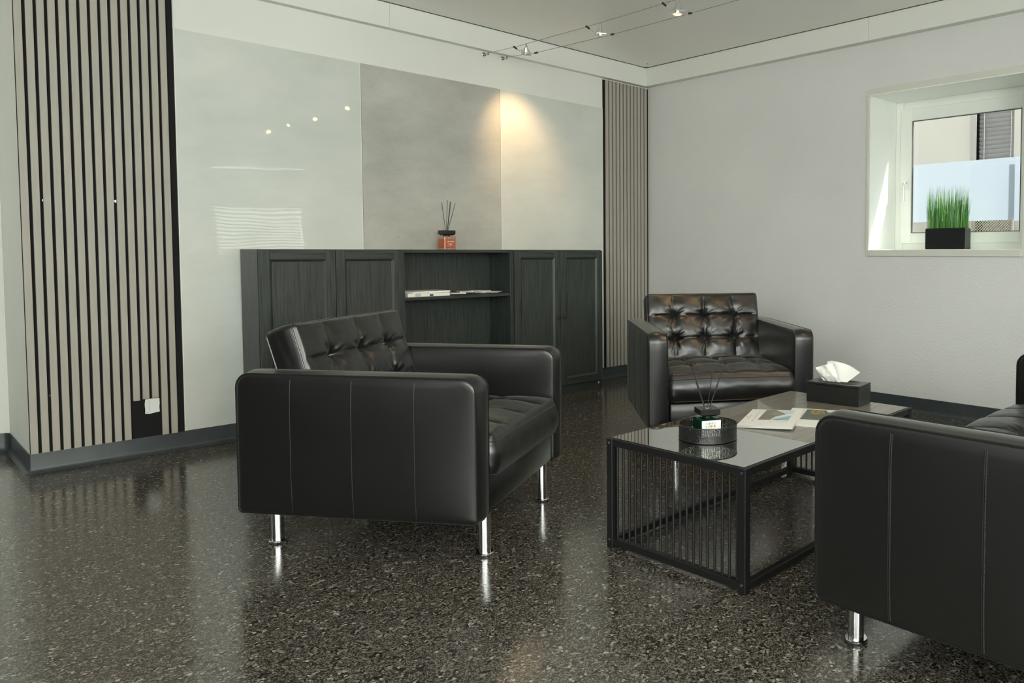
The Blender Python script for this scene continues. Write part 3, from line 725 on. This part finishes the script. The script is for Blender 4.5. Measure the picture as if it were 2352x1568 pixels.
ring(-0.0155, 0.0515, 0.0030, 'icon_grey', a1=4.2); lq('symbol', -0.0085, 0.0480, -0.0020, 0.0550, 'icon_blue'); ring(0.0050, 0.0520, 0.0034, 'icon_grey', 3); ring(0.0050, 0.0520, 0.0030, 'icon_grey')
ring(0.0135, 0.0512, 0.0028, 'icon_grey'); ring(-0.0155, 0.0415, 0.0030, 'icon_grey', a0=0.6, a1=5.4); ring(-0.0075, 0.0418, 0.0030, 'icon_grey')
lq('hazard_mark', -0.0030, 0.0388, 0.0055, 0.0458, 'hazard_yellow'); lq('hazard_mark', 0.0105, 0.0392, 0.0165, 0.0462, 'hazard_orange')
lq('hazard_figure', -0.0012, 0.0408, 0.0036, 0.0436, 'print_brown'); lq('hazard_figure', 0.0122, 0.0410, 0.0148, 0.0440, 'print_brown')
for k, (a, b_) in enumerate([(-0.019, 0.016), (-0.018, 0.015), (-0.019, 0.006), (-0.018, 0.017), (-0.019, 0.013), (-0.018, 0.016), (-0.019, 0.010)]):
    lq('text_line', a, 0.0335 - k * 0.0034 - (0.004 if k > 2 else 0), b_, 0.0345 - k * 0.0034 - (0.004 if k > 2 else 0), 'paper_edge')

# ------------------------------------------------------------------ magazines
def magazine(center, ang, z, tilt, th, label):
    r = empty('magazine', (center[0], center[1], z)); r.rotation_euler = (Matrix.Rotation(ang, 3, 'Z') @ Matrix.Rotation(tilt, 3, 'X')).to_euler()
    tag(r, label, 'magazine', 'magazines on the coffee table')
    MB().box(-0.1475, 0.1475, -0.104, 0.104, 0.0006, th - 0.0006).build('pages', 'paper_edge', r)
    for (a, b_) in ((0, 0.0006), (th - 0.0006, th)): MB().box(-0.1485, 0.1485, -0.105, 0.105, a, b_).build('cover', 'paper', r)
    return r
def ink(r, th, name, pts_, m_, k=1):   # pts as (a, s): a along the long side, s to the right -> local (a, -s)
    MB().prism([(a, -s_) for a, s_ in pts_], th + 0.0001 * k, th + 0.0001 * k + 0.00008).build(name, m_, r)
b2 = magazine((-2.121, -3.055), radians(24.5), ZT, 0, 0.006, 'white magazine with a gold and green photo, half hidden by the sofa arm')
ink(b2, 0.006, 'photo', [(0.135, -0.042), (0.135, 0.09), (-0.056, 0.09), (-0.056, -0.042)], 'print_green')
ink(b2, 0.006, 'photo_detail', [(0.13, -0.02), (0.132, 0.03), (0.06, 0.04), (0.04, 0.0), (0.07, -0.022)], 'print_gold', 2)
for (a, s_) in ((0.12, -0.01), (0.10, 0.012), (0.085, -0.006), (0.115, 0.03), (0.07, 0.02)):
    ink(b2, 0.006, 'photo_detail', [(a, s_), (a + 0.006, s_ + 0.008), (a - 0.008, s_ + 0.012), (a - 0.010, s_ + 0.003)], 'print_brown', 3)
ink(b2, 0.006, 'photo_detail', [(0.133, 0.035), (0.133, 0.085), (0.08, 0.085), (0.10, 0.045)], 'print_mist', 2)
for (a0, a1, s_) in ((0.13, 0.07, -0.052), (0.13, 0.06, -0.060), (0.10, 0.06, -0.068)): ink(b2, 0.006, 'text_line', [(a0, s_), (a0, s_ + 0.002), (a1, s_ + 0.002), (a1, s_)], 'ink_red')
th = 0.009
b1 = magazine((-2.267, -2.961), radians(25.4), ZT + 0.0040, radians(-1.9), th, 'white magazine with a mountain lake photo, near the round tray')
ink(b1, th, 'photo', [(0.144, -0.045), (0.144, 0.072), (-0.045, 0.072), (-0.045, -0.045)], 'print_sky')
ink(b1, th, 'photo_detail', [(0.144, -0.045), (0.144, -0.006), (0.125, 0.004), (0.07, 0.047), (0.02, 0.012), (-0.045, 0.0), (-0.045, -0.045)], 'print_grey', 2)
ink(b1, th, 'photo_detail', [(0.10, -0.012), (0.105, 0.008), (0.07, 0.040), (0.04, 0.018), (0.05, -0.01)], 'print_rock', 3)
ink(b1, th, 'photo_detail', [(0.07, 0.048), (0.085, 0.072), (0.045, 0.072), (0.03, 0.055), (-0.03, 0.006), (-0.043, 0.003), (0.0, 0.012)], 'print_mist', 2)
ink(b1, th, 'photo_detail', [(0.040, 0.072), (-0.045, 0.072), (-0.045, 0.008), (-0.03, 0.012), (0.02, 0.05)], 'print_lake', 3)
ink(b1, th, 'photo_detail', [(-0.036, 0.02), (-0.033, 0.03), (-0.038, 0.045), (-0.045, 0.05), (-0.045, 0.012)], 'print_green', 4)
for (a0, a1, s_) in ((0.138, 0.051, -0.053), (0.139, -0.083, -0.062), (0.137, 0.002, -0.070), (0.041, -0.041, -0.086)):
    ink(b1, th, 'text_line', [(a0, s_), (a0, s_ + 0.0016), (a1, s_ + 0.0016), (a1, s_)], 'ink')
for (a0, a1, s_) in ((0.13, 0.09, -0.082), (0.13, 0.08, -0.088)): ink(b1, th, 'text_line', [(a0, s_), (a0, s_ + 0.001), (a1, s_ + 0.001), (a1, s_)], 'ink_red')
for k in range(8):
    s_ = 0.004 + k * 0.0092
    ink(b1, th, 'title_letter', [(-0.062, s_), (-0.062, s_ + 0.0012), (-0.078, s_ + 0.0012), (-0.078, s_)], 'ink')
    if k % 3 != 1: ink(b1, th, 'title_letter', [(-0.062, s_), (-0.062, s_ + 0.004), (-0.064, s_ + 0.004), (-0.064, s_)], 'ink')
    else: ink(b1, th, 'title_letter', [(-0.076, s_), (-0.076, s_ + 0.004), (-0.078, s_ + 0.004), (-0.078, s_)], 'ink')
ink(b1, th, 'emblem', [(0.010, -0.098), (0.012, -0.092), (0.002, -0.094), (0.004, -0.099)], 'ink')

# ------------------------------------------------------------------ tissue box
A_, B_, C_ = Vector(tpt(1.012, 0.190, 0)), Vector(tpt(1.030, 0.432, 0)), Vector(tpt(1.150, 0.425, 0))
ts = empty('tissue_box', (-1.768, -2.958, ZT), radians(6.0)); tag(ts, 'black tissue box with a grooved lid on the far end of the table', 'tissue box')
TBX, TBY, TBH = 0.064, 0.122, 0.088
MB().cbox(-TBX, TBX, -TBY, TBY, 0, TBH - 0.0105, 0.0015).build('box_body', 'matte_black', ts)
lid = MB().cbox(-TBX - 0.0005, TBX + 0.0005, -TBY - 0.0005, TBY + 0.0005, TBH - 0.009, TBH, 0.0012).build('lid', 'satin_black', ts)
for q in range(5):
    ax, ay = 0.018 + q * 0.0085, 0.058 + q * 0.0085
    pts_ = [(ax * cos(2 * pi * k / 48), (ay - ax) * (1 if sin(2 * pi * k / 48) > 0 else -1) + ax * sin(2 * pi * k / 48), TBH) for k in range(48)]
    MB().tube(pts_, 0.0011, True, 5).build('groove_ring', 'dark_void', lid)
MB().prism([(0.012 * cos(2 * pi * k / 32), 0.036 * (1 if sin(2 * pi * k / 32) > 0 else -1) + 0.012 * sin(2 * pi * k / 32)) for k in range(32)], TBH, TBH + 0.0006).build('slot', 'dark_void', lid)
# tissue pulled through the slot: a folded sheet
tsv = empty('paper_tissue', (-1.775, -2.945, ZT + TBH), radians(6.0)); tag(tsv, 'crumpled white paper tissue sticking out of the black box', 'tissue')
def tissue_sheet(fn, nu=26, nv=18):
    mb = MB(); vs = []
    for i in range(nu + 1):
        for j in range(nv + 1):
            vs.append(fn(i / nu, j / nv))
    fs = [(i * (nv + 1) + j, (i + 1) * (nv + 1) + j, (i + 1) * (nv + 1) + j + 1, i * (nv + 1) + j + 1) for i in range(nu) for j in range(nv)]
    return mb.add(vs, fs)
def lerp(a, b_, t): return a + (b_ - a) * t
def back_sheet(u, v):      # u along the slot (+y = left), v up
    y_ = lerp(lerp(0.046, -0.052, u), lerp(0.044, -0.105, u), v)
    z_ = v * lerp(0.082, 0.046, max(0, (u - 0.15) / 0.85)) + 0.012 * v * sin(pi * u)
    x_ = 0.010 + 0.022 * v * u + 0.004 * sin(9 * u + 2 * v) * v
    return (x_, y_, z_ + 0.0005)
def front_sheet(u, v):     # drooping front fold
    y_ = lerp(lerp(0.050, -0.030, u), lerp(0.088, 0.000, u), v ** 0.9)
    z_ = v * lerp(0.055, 0.078, min(1, u * 1.35)) * (1.0 if u < .75 else 1 - 0.25 * (u - .75) * 4 * (1 - v))
    x_ = -0.008 - 0.016 * sin(pi * v) * (0.4 + 0.6 * sin(pi * u)) + 0.006 * sin(11 * u + 5 * v) * v * (1 - 0.4 * v) + 0.004 * noise.noise(Vector((u * 5, v * 5, 0)))
    return (x_, y_, z_ + 0.0005)
tissue_sheet(back_sheet).build('back_fold', 'tissue', tsv, 80)
tissue_sheet(front_sheet).build('front_fold', 'tissue', tsv, 80)

# ================================================================== LEATHER SEATING
D, ZB, ZA, AW = 0.862, 0.156, 0.636, 0.112
def prof_ring(inset, n=7, rtop=0.050, rbot=0.018):
    y0_, y1_, z0_, z1_ = -D / 2 + inset, D / 2 - inset, ZB + inset, ZA - inset; out = []
    for (cy, cz, r, a0) in ((y1_, z1_, rtop, 0), (y0_, z1_, rtop, pi / 2), (y0_, z0_, rbot, pi), (y1_, z0_, rbot, 3 * pi / 2)):
        r = max(r - inset, 0.003); c_y = cy - r if a0 in (0, 3 * pi / 2) else cy + r; c_z = cz - r if a0 in (0, pi / 2) else cz + r
        for k in range(n):
            a = a0 + k / (n - 1) * pi / 2; out.append((c_y + r * cos(a), c_z + r * sin(a)))
    # densify straight runs so the faces can bow
    res = []
    for i, p in enumerate(out):
        q = out[(i + 1) % len(out)]; res.append(p); d = sqrt((q[0] - p[0]) ** 2 + (q[1] - p[1]) ** 2)
        m_ = int(DENS[i]) if DENS else max(1, int(d / 0.05))
        if DENS is not None and not DENS_SET: DENS_TMP.append(m_)
        for k in range(1, m_): res.append((p[0] + (q[0] - p[0]) * k / m_, p[1] + (q[1] - p[1]) * k / m_))
    return res
DENS, DENS_SET, DENS_TMP = None, True, []
n_ = 7; DENS = [1] * (4 * n_); DENS[n_ - 1] = 16; DENS[2 * n_ - 1] = 9; DENS[3 * n_ - 1] = 16; DENS[4 * n_ - 1] = 9
def arm_surface_x(y, z, half, bulge):
    fy, fz = min(1, abs(y) / (D / 2)), min(1, abs(z - (ZA + ZB) / 2) / ((ZA - ZB) / 2))
    return half + bulge * (1 - fy ** 4) * (1 - fz ** 4)
def arm_mesh(bulge=0.010, r=0.013, crown=0.0065):
    half = AW / 2 - 0.004; rings = []; cy, cz = 0.0, (ZA + ZB) / 2
    base = prof_ring(r)
    for f in (0.02, 0.2, 0.4, 0.6, 0.78, 0.9, 0.97):
        rings.append([(arm_surface_x(cy + (p[0] - cy) * f, cz + (p[1] - cz) * f, half, bulge), cy + (p[0] - cy) * f, cz + (p[1] - cz) * f) for p in base])
    for th_ in (0, 25, 50, 75, 90):
        t = radians(th_); rg = prof_ring(r * (1 - sin(t))); rings.append([(half - r * (1 - cos(t)), p[0], p[1]) for p in rg])
    mid = [[(xm, p[0], p[1]) for p in prof_ring(-crown * (1 - (xm / (half - r)) ** 2))] for xm in [(half - r) * (1 - k / 4) for k in range(1, 8)]]
    rings2 = [[(-x, y, z) for (x, y, z) in rg] for rg in reversed(rings)]
    allr = rings + mid + rings2; n = len(base); mb = MB(); vs = [p for rg in allr for p in rg]
    fs = [(i * n + k, i * n + (k + 1) % n, (i + 1) * n + (k + 1) % n, (i + 1) * n + k) for i in range(len(allr) - 1) for k in range(n)]
    fs += [tuple(range(n)), tuple((len(allr) - 1) * n + k for k in range(n))]
    # soft irregularities of stuffed leather
    vs = [(x + 0.0022 * noise.noise(Vector((y * 7, z * 7, x * 3 + 3))), y + 0.0012 * noise.noise(Vector((x * 9, z * 8, 1))), z + 0.0016 * noise.noise(Vector((x * 9, y * 7, 5)))) for (x, y, z) in vs]
    return mb.add(vs, fs)
def arm_piping(xside):
    x = xside * (AW / 2 - 0.008)
    return MB().tube([(x, p[0], p[1]) for p in prof_ring(0.0015)], 0.0030, True, 6)
def arm_seam(y, xside, dash):
    mb = MB(); half = AW / 2 - 0.004
    zs = [ZB + 0.012 + (ZA - ZB - 0.03) * k / 30 for k in range(31)]
    if not dash: mb.tube([(xside * (arm_surface_x(y, z, half, 0.010) + 0.0004), y, z) for z in zs], 0.0017, n=5)
    else:
        L = 96
        for k in range(L):
            z = zs[0] + (zs[-1] - zs[0]) * k / L; x = arm_surface_x(y, z, half, 0.010) + 0.0012
            mb.box(min(xside * x, xside * (x + 0.0010)), max(xside * x, xside * (x + 0.0010)), y + 0.0045, y + 0.0072, z, z + 0.0030)
    return mb

def cushion(w, d, h, tx_, ty_, dome, re, rc, step, seed, bulge=0.016):
    """stuffed tufted cushion, quilted side up (+z), centred; returns mesh, top edge loop, bottom edge loop"""
    nu, nv = int(w / step), int(d / step); vs, fs = [], []
    def plan(x, y):
        ax, ay = abs(x) - (w / 2 - rc), abs(y) - (d / 2 - rc)
        if ax > 0 and ay > 0:
            px, py = ax * sqrt(max(0, 1 - ay * ay / (2 * rc * rc))), ay * sqrt(max(0, 1 - ax * ax / (2 * rc * rc)))
            return math.copysign(w / 2 - rc + px, x), math.copysign(d / 2 - rc + py, y)
        return x, y
    def top(x, y):
        u, v = x / (w / 2), y / (d / 2)
        e = min(w / 2 - abs(x), d / 2 - abs(y)); z = h / 2 + dome * (1 - u ** 4) * (1 - v ** 4)
        if e < re: z -= re * (1 - sqrt(max(0, 1 - (1 - e / re) ** 2)))
        ed = min(1.0, e / 0.04)
        for a in tx_: z -= ed * (0.0035 * exp(-((x - a) / 0.0045) ** 2) + 0.012 * exp(-abs(x - a) / 0.034))
        for c in ty_: z -= ed * (0.0045 * exp(-((y - c) / 0.0050) ** 2) + 0.013 * exp(-abs(y - c) / 0.034))
        for i, a in enumerate(tx_):
            for j, c in enumerate(ty_):
                dx, dy = x - a, y - c; r = sqrt(dx * dx + dy * dy); th_ = math.atan2(dy, dx)
                z -= 0.030 * exp(-(r / 0.022) ** 1.2)
                z += 0.0050 * exp(-((r - 0.040) / 0.026) ** 2) * cos(9 * th_ + 2.1 * noise.noise(Vector((i * 3.1 + seed, j * 1.7, th_))) * 3) * (0.4 + 0.6 * abs(noise.noise(Vector((th_ * 1.3, i + 5 * j, seed)))) * 2)
        z += 0.0035 * noise.noise(Vector((x * 9 + seed, y * 9, 0.3))) + 0.0012 * noise.noise(Vector((x * 30, y * 30 + seed, 0.7)))
        return z
    for i in range(nu + 1):
        for j in range(nv + 1):
            x, y = -w / 2 + w * i / nu, -d / 2 + d * j / nv; px, py = plan(x, y); vs.append((px, py, top(x, y)))
    fs = [(i * (nv + 1) + j, (i + 1) * (nv + 1) + j, (i + 1) * (nv + 1) + j + 1, i * (nv + 1) + j + 1) for i in range(nu) for j in range(nv)]
    lp_ = [i * (nv + 1) for i in range(nu + 1)] + [nu * (nv + 1) + j for j in range(1, nv + 1)] + [i * (nv + 1) + nv for i in range(nu - 1, -1, -1)] + [j for j in range(nv - 1, 0, -1)]
    loop = [vs[k] for k in lp_]; nl = len(loop); prev = lp_; zb_ = -h / 2; rows = 9; top_loop = loop; bot_loop = None
    for q in range(1, rows + 1):
        t = q / rows; cur = []
        for k in range(nl):
            p, a, b_ = loop[k], loop[k - 1], loop[(k + 1) % nl]; tx2, ty2 = b_[0] - a[0], b_[1] - a[1]; L = sqrt(tx2 * tx2 + ty2 * ty2) or 1
            nx, ny = ty2 / L, -tx2 / L
            s_ = bulge * (1 - (2 * t - 1) ** 2) + 0.003 * noise.noise(Vector((p[0] * 13, p[1] * 13, t * 4 + seed))) * sin(pi * t)
            if q == rows: s_ = 0
            cur.append(len(vs)); vs.append((p[0] + nx * s_, p[1] + ny * s_, p[2] + (zb_ - p[2]) * t))
        fs += [(prev[k], cur[k], cur[(k + 1) % nl], prev[(k + 1) % nl]) for k in range(nl)]; prev = cur
    fs.append(tuple(prev)); bot_loop = [vs[k] for k in prev]
    return MB().add(vs, fs), top_loop, bot_loop

def make_leg(root, x, y):
    l = MB().lathe([(0.0212, 0.012), (0.0212, ZB + 0.004)], 28).build('leg', 'chrome', root, True, loc=(x, y, 0))
    MB().lathe([(0.030, 0.004), (0.031, 0.006), (0.031, 0.010), (0.029, 0.012), (0.0212, 0.0122)], 28).build('foot_ring', 'chrome', l, True)
    MB().lathe([(0.027, 0.0002), (0.027, 0.0041)], 24).build('rubber_pad', 'rubber', l)

def make_seat(name, width, n_seats, near_side, label, cat, dash_side=None):
    """front faces local -y; x is the width"""
    root = empty(name); tag(root, label, cat); inner = width - 2 * AW
    for s in (-1, 1):
        a = arm_mesh().build('armrest', 'leather', root, True, loc=(s * (width / 2 - AW / 2), 0, 0))
        for xs_ in (-1, 1): arm_piping(xs_).build('piping', 'leather', a, True)
        for y in (-0.222, 0.0, 0.222):
            arm_seam(y, s, False).build('seam', 'leather_seam', a, True)
            if dash_side == s:
                o = arm_seam(y, s, True).build('stitching', 'thread', a); o['kind'] = 'stuff'
    # base, front rail and back frame
    MB().box(-inner / 2 + 0.002, inner / 2 - 0.002, -D / 2 + 0.05, D / 2 - 0.03, ZB, ZB + 0.10).build('base', 'underlining', root)
    MB().cbox(-inner / 2 + 0.001, inner / 2 - 0.001, -D / 2 + 0.012, -D / 2 + 0.05, ZB + 0.001, 0.283, 0.012).build('front_rail', 'leather', root, 60)
    MB().cbox(-inner / 2 + 0.001, inner / 2 - 0.001, D / 2 - 0.085, D / 2 - 0.004, ZB + 0.001, ZA - 0.012, 0.014).build('back_frame', 'leather', root, 60)
    cw = inner / n_seats
    tuft = [-cw * 0.275, 0.0, cw * 0.275]
    for k in range(n_seats):
        cx = -inner / 2 + cw * (k + 0.5)
        sd, sh = 0.60, 0.142
        mb, t_l, b_l = cushion(cw - 0.004, sd, sh, tuft, [-0.07, 0.11], 0.032, 0.026, 0.03, 0.0062, 1.3 + k)
        sc_ = mb.build('seat_cushion', 'leather', root, 60, loc=(cx, -D / 2 - 0.012 + sd / 2, 0.288 + sh / 2))
        pp = MB().tube(t_l[::2], 0.0030, True, 6).build('piping', 'leather', sc_, True)
        MB().tube([(p[0], p[1], p[2] + 0.002) for p in b_l[::2]], 0.0030, True, 6).build('piping', 'leather', sc_, True)
        # back cushion: quilted face forward, leaning
        bh, bt = 0.400, 0.118
        mb, t_l, b_l = cushion(cw + 0.018, bh, bt, tuft, [-0.072, 0.067], 0.026, 0.014, 0.016, 0.0062, 4.7 + k, 0.006)
        lean = radians(90 - 18)
        P = Vector((cx, 0.272, 0.589))
        bc = mb.build('back_cushion', 'leather', root, 60, loc=P, rot=(lean, 0, 0))
        MB().tube(t_l[::2], 0.0030, True, 6).build('piping', 'leather', bc, True)
        MB().tube([(p[0], p[1], p[2] + 0.002) for p in b_l[::2]], 0.0030, True, 6).build('piping', 'leather', bc, True)
    lx = width / 2 - 0.152
    for (x, y) in ((-lx, -0.390), (lx, -0.390), (-lx, 0.396), (lx, 0.396)): make_leg(root, x, y)
    return root
ch = make_seat('leather_armchair', 0.884, 1, -1, 'black leather armchair in front of the cabinets, its side turned to the room', 'armchair')
ch['group'] = 'black leather seating around the table'
ch.location = (-3.168, -1.932, 0); ch.rotation_euler = (0, 0, 0.583)
ch2 = copy_tree(ch); ch2['label'] = 'black leather armchair behind the table, facing the room below the window wall'
ch2.location = (-1.371, -1.905, 0); ch2.rotation_euler = (0, 0, -0.631)
so = make_seat('leather_sofa', 1.64, 2, 1, 'black leather two-seat sofa at the right edge, seen from its arm end', 'sofa', dash_side=1)
so['group'] = 'black leather seating around the table'
so.location = (-3.003 + 0.82, -3.619 - D / 2, 0); so.rotation_euler = (0, 0, pi + 0.012)

# ================================================================== CABLE LIGHTS
cb = empty('cable_track', (-1.53, -0.0004, 2.42)); tag(cb, 'pair of thin tensioned light cables running from the wall under the ceiling', 'light track')
wa = [(-1.614, -0.07, 2.424), (-1.632, -0.405, 2.402), (-1.612, -1.12, 2.400), (-1.612, -1.775, 2.400), (-1.62, -5.99, 2.40)]
wb = [(-1.461, -0.07, 2.425), (-1.45, -0.385, 2.402), (-1.402, -1.095, 2.400), (-1.388, -1.725, 2.400), (-1.36, -5.99, 2.40)]
for wv in (wa, wb):
    mv = [(x + 1.53, y + 0.0004, z - 2.42) for x, y, z in wv]
    MB().tube(mv, 0.0016, n=6).build('cable', 'steel_wire', cb)
    x, z = wv[0][0] + 1.53, wv[0][2] - 2.42
    an = MB().lathe([(0.013, 0.0), (0.013, 0.004), (0.006, 0.008), (0.004, 0.02), (0.003, 0.074)], 16, Matrix.Rotation(pi / 2, 4, 'X')).build('wall_anchor', 'chrome', cb, True, loc=(x, 0, z))
    MB().tube([(0.011 * cos(2 * pi * k / 20), -0.012, 0.011 * sin(2 * pi * k / 20)) for k in range(20)], 0.0018, True).build('anchor_ring', 'clamp_dark', an)
    MB().lathe([(0.0032, -0.012), (0.0032, 0.006)], 10).build('tension_screw', 'clamp_dark', an, loc=(0, -0.06, 0))
def at(wv, y):
    for p, q in zip(wv, wv[1:]):
        if q[1] <= y <= p[1]:
            t = (y - p[1]) / (q[1] - p[1]); return Vector(p).lerp(Vector(q), t)
def spot(y, aim, lit, energy, label, size=0.7):
    pa, pb = at(wa, y), at(wb, y); c = (pa + pb) / 2
    r = empty('cable_spotlight', c); tag(r, label, 'spotlight', 'spotlights on the cable track')
    A, B = pa - c, pb - c; drop = Vector((0, 0, -0.018))
    a1, b1_ = A * 0.52 + drop, B * 0.52 + drop
    for P_, Q_ in ((A, a1), (B, b1_)):
        MB().tube([P_, Q_], 0.0024, n=6).build('arm_rod', 'alu', r)
        u = (Q_ - P_).normalized()
        k_ = MB().tube([P_ - u * 0.008, P_ + u * 0.020], 0.0062, n=10).build('cable_clamp', 'clamp_dark', r)
    d = Vector(aim).normalized(); q = d.to_track_quat('-Z', 'X').to_matrix().to_4x4()
    O = Matrix.Translation(drop) @ q
    # square glass plate holding the lamp, reflector cup behind, lamp face in front
    MB().cbox(-0.044, 0.044, -0.030, 0.030, -0.003, 0.003, 0.001, O).build('holder_plate', 'alu', r)
    MB().lathe([(0.026, -0.012), (0.027, 0.0), (0.021, 0.018), (0.012, 0.034), (0.009, 0.045)], 24, O).build('reflector', 'alu', r, True)
    MB().lathe([(0.0265, -0.0150), (0.0270, -0.0122)], 24, O).build('lamp_lens', 'halogen_rim' if lit else 'alu', r)
    MB().lathe([(0.0150, -0.0175), (0.0190, -0.0152)], 24, O).build('lamp_core', 'halogen' if lit else 'alu', r)
    MB().tube([O @ Vector((0.006, 0, 0.045)), O @ Vector((0.008, 0, 0.062)), O @ Vector((0.028, 0, 0.055)), O @ Vector((0.040, 0, 0.004))], 0.001, n=4).build('lead_wire', 'steel_wire', r)
    MB().tube([O @ Vector((-0.006, 0, 0.045)), O @ Vector((-0.008, 0, 0.062)), O @ Vector((-0.028, 0, 0.055)), O @ Vector((-0.040, 0, 0.004))], 0.001, n=4).build('lead_wire', 'steel_wire', r)
    if lit:
        ld = bpy.data.lights.new('halogen_beam', 'SPOT'); ld.energy = energy; ld.color = (1.0, 0.64, 0.32); ld.spot_size = radians(74 if energy > 10 else 64); ld.spot_blend = 1.0; ld.shadow_soft_size = 0.02
        lo = bpy.data.objects.new('halogen_beam', ld); COL.objects.link(lo); lo.parent = r
        lo.matrix_local = O @ Matrix.Translation((0, 0, -0.022))
spot(-0.395, (0.20, 0.36, -0.58), True, 12.5, 'lit halogen spotlight on the cables nearest the wall')
spot(-1.110, (0.12, 0.2, -1.0), False, 0, 'unlit silver spotlight on the cables between the two lit ones')
spot(-1.750, (0.02, 0.05, -0.9), True, 7, 'lit halogen spotlight on the cables farthest from the wall')
spot(-2.45, (-0.25, 0.75, -0.75), True, 7, 'lit halogen spotlight on the cables above the middle of the coffee table')
spot(-3.18, (-0.25, 0.75, -0.75), True, 7, 'lit halogen spotlight on the cables above the front of the sofa')
spot(-3.82, (-0.25, 0.75, -0.75), True, 7, 'lit halogen spotlight on the cables above the sofa seat')
spot(-4.45, (-0.25, 0.75, -0.75), True, 7, 'lit halogen spotlight on the cables nearest the rear windows')
